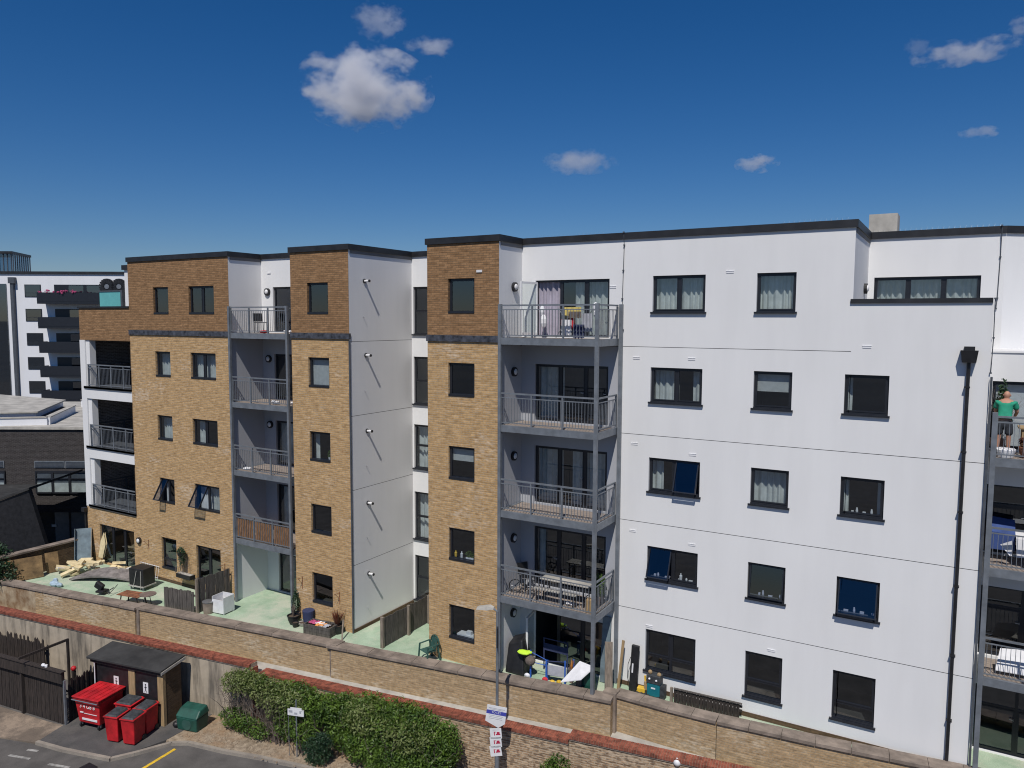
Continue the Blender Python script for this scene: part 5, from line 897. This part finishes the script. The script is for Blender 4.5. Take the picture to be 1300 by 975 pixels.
skinbody('shirt',[(0,.0,.98),(0,.06,1.12),(0,.15,1.3),(0,.225,1.45),(-.2,.205,1.42),(-.25,.26,1.24),(.2,.205,1.42),(.25,.26,1.24)],[(0,1),(1,2),(2,3),(3,4),(4,5),(3,6),(6,7)],[(.19,.15),(.185,.145),(.2,.15),(.15,.12),.095,.085,.095,.085],'shirt',PN,2,1)
skinbody('shorts',[(0,0,.98),(0,0,.88),(-.11,0,.8),(-.125,0,.52),(.11,0,.8),(.125,0,.52)],[(0,1),(1,2),(2,3),(1,4),(4,5)],[(.175,.14),(.18,.15),.125,.105,.125,.105],'shorts',PN,2,1)
hd_=MB().ball((0,.285,1.64),.092,14,10,(.9,1.08,1.2)).ball((-.088,.29,1.63),.025,6,5,(.5,1,1.4)).ball((.088,.29,1.63),.025,6,5,(.5,1,1.4)).ball((0,.385,1.62),.022,6,5,(.8,1,1.3)); obj('head',hd_,'skin',PN,smooth=True)
hn=MB()
for s in (-1,1):
    for k in range(4): x=s*.17+(k-1.5)*.021; hn.tube((x,.55,1.02),(x,.60+(.01 if k in(1,2) else 0),1.01),.009,6,.008).tube((x,.60,1.01),(x,.62,.985),.008,6,.006)
    hn.tube((s*.17-s*.035,.53,1.02),(s*.17-s*.06,.57,1.0),.011,6,.008)
obj('fingers',hn,'skin',PN,smooth=True)
tag(obj('tub',MB().lathe((1.12,23.25,z),[(.2,0),(.24,.14),(.25,.2),(.23,.22)],16),'cloth_white'),'white round tub on the balcony floor behind the man in green','tub')
tp=thing('plant_pot','tall leafy pot plant behind the man in green','plant pot',(.98,24.15,z)); obj('pot',MB().lathe((0,0,0),[(.12,0),(.18,.35)],12),'terracotta',tp); obj('plant',foliage([(.05,0,1.25,.14,.12,.5),(.08,0,1.7,.08,.08,.25)],420,.05,18),'leaf_dark',tp); obj('stems',stems([(0,0,.3)],1.3,5,6,.1,.012),'twig',tp)
pot('terracotta pot with red flowers to the right of the man in green',1.62,23.4,.2,.28,'rust',(foliage([(0,0,.42,.2,.15,.12)],300,.04,19),'leaf_red'),z)
tag(obj('side_table',MB().box(1.42,2.2,23.6,24.2,z+.7,z+.74).box(1.5,1.54,23.65,23.7,z,z+.7).box(2.1,2.14,23.65,23.7,z,z+.7).box(1.5,1.54,24.1,24.15,z,z+.7).box(2.1,2.14,24.1,24.15,z,z+.7),'timber'),'pale wooden table at the right of the man in green','table')
z=SL[2]
tag(obj('blue_cover_shaded',MB().slab((.88,23.8,z+.75),(1.5,23.8,z+.7),(1.5,24.3,z+1.0),(.88,24.3,z+1.05),(0,0,.03)).slab((.88,23.78,z+.3),(1.5,23.78,z+.3),(1.5,23.8,z+.73),(.88,23.8,z+.78),(0,.02,0)),'blue_cover_shaded'),'blue cloth draped over furniture on the balcony below the man in green','cloth')
tag(obj('white_cover',MB().slab((1.5,23.4,z+.72),(2.6,23.4,z+.72),(2.6,24.1,z+.75),(1.5,24.1,z+.75),(0,0,.02)).slab((1.52,23.38,z+.25),(2.6,23.38,z+.35),(2.6,23.4,z+.72),(1.5,23.4,z+.72),(0,.015,0)),'cloth_white'),'white tablecloth on the table at the right edge, lower balcony','tablecloth')
tag(obj('white_cloth',MB().add([(1.15,23.35,z+.55),(1.4,23.3,z+.7),(1.42,23.32,z+.3),(1.38,23.3,z+.28)],[(0,1,2,3)]),'cloth_white'),'small white cloth hanging beside the white tablecloth','cloth')
wire_chair('dark chair with a round back beside the blue cloth, lower right balcony',1.25,24.4,z,R(160))
z=SL[3]; wire_chair('pale chair on the lowest right hand balcony',1.9,24.0,z,R(200),'concrete'); tag(obj('white_sheet',MB().slab((1.2,23.3,z+.1),(2.5,23.35,z+.1),(2.5,23.6,z+.75),(1.3,23.6,z+.6),(0,0,.02)),'cloth_white'),'white sheet leaning behind the railing of the lowest right hand balcony','sheet')
# ================================================================== clouds
def cloud(label,px,py,wd,ht,dens,seed,depth=None,D=1300):
    c=F2+R3*((px-650)/966.24)-U3*((py-487.5)/966.24); c=c/c.dot(F2)*D
    sx=wd/966.24*D/2*1.25; sz=ht/966.24*D/2*1.25; sy=depth or (sx+sz)*.5
    me=bpy.data.meshes.new('cloud'); bm=bmesh.new(); bmesh.ops.create_icosphere(bm,subdivisions=3,radius=1.0); bm.to_mesh(me); bm.free()
    m=bpy.data.materials.new('cloud_vapour'); m.use_nodes=True; n,l=nodes(m); n.clear(); o=n.new('ShaderNodeOutputMaterial'); v=n.new('ShaderNodeVolumePrincipled'); l.new(v.outputs[0],o.inputs['Volume'])
    tc=n.new('ShaderNodeTexCoord'); mp=n.new('ShaderNodeMapping'); mp.inputs['Location'].default_value=(seed*3.7,seed*1.3,0); kk=52 if wd>120 else 30; mp.inputs['Scale'].default_value=(sx/kk,sy/kk,sz/kk*1.5); l.new(tc.outputs['Object'],mp.inputs[0])
    a=noise(n,l,1.0,7,mp.outputs[0],.62); ln_=n.new('ShaderNodeVectorMath'); ln_.operation='LENGTH'; l.new(tc.outputs['Object'],ln_.inputs[0])
    # density = clamp((noise*k - length) ...)
    ma=n.new('ShaderNodeMath'); ma.operation='MULTIPLY_ADD'; l.new(a.outputs[0],ma.inputs[0]); ma.inputs[1].default_value=2.9; ma.inputs[2].default_value=-.72
    sb=n.new('ShaderNodeMath'); sb.operation='SUBTRACT'; l.new(ma.outputs[0],sb.inputs[0]); l.new(ln_.outputs['Value'],sb.inputs[1])
    mu=n.new('ShaderNodeMath'); mu.operation='MULTIPLY'; mu.use_clamp=True; l.new(sb.outputs[0],mu.inputs[0]); mu.inputs[1].default_value=2.6
    m2=n.new('ShaderNodeMath'); m2.operation='MULTIPLY'; l.new(mu.outputs[0],m2.inputs[0]); m2.inputs[1].default_value=dens; l.new(m2.outputs[0],v.inputs['Density']); v.inputs['Anisotropy'].default_value=.2; v.inputs['Color'].default_value=(.98,.98,1,1)
    me.materials.append(m); ob=bpy.data.objects.new('cloud',me); COL.objects.link(ob); ob.location=Vector((0,0,H))+c; ob.scale=(sx,sy,sz); ob.rotation_euler=(0,0,YAW-math.atan((px-650)/966.24)); tag(ob,label,'cloud'); return ob
cloud('largest white cloud, left of centre high in the sky',463,113,146,88,.035,1)
cloud('faint grey cloud just above the largest one',483,27,62,40,.014,2); cloud('small bright cloud right above the largest one',548,59,60,22,.022,3)
cloud('flat wispy cloud in the middle of the sky',735,206,88,26,.016,4); cloud('small oval cloud above the white building roof',961,208,46,20,.035,5)
cloud('long thin cloud at upper right',1226,66,108,24,.02,6); cloud('tiny faint wisp left of the long thin cloud',1168,58,34,22,.008,7); cloud('small thin cloud near the right edge above the roof',1242,169,44,14,.025,8); cloud('cloud cut off by the right edge at the top',1304,32,36,30,.02,9)
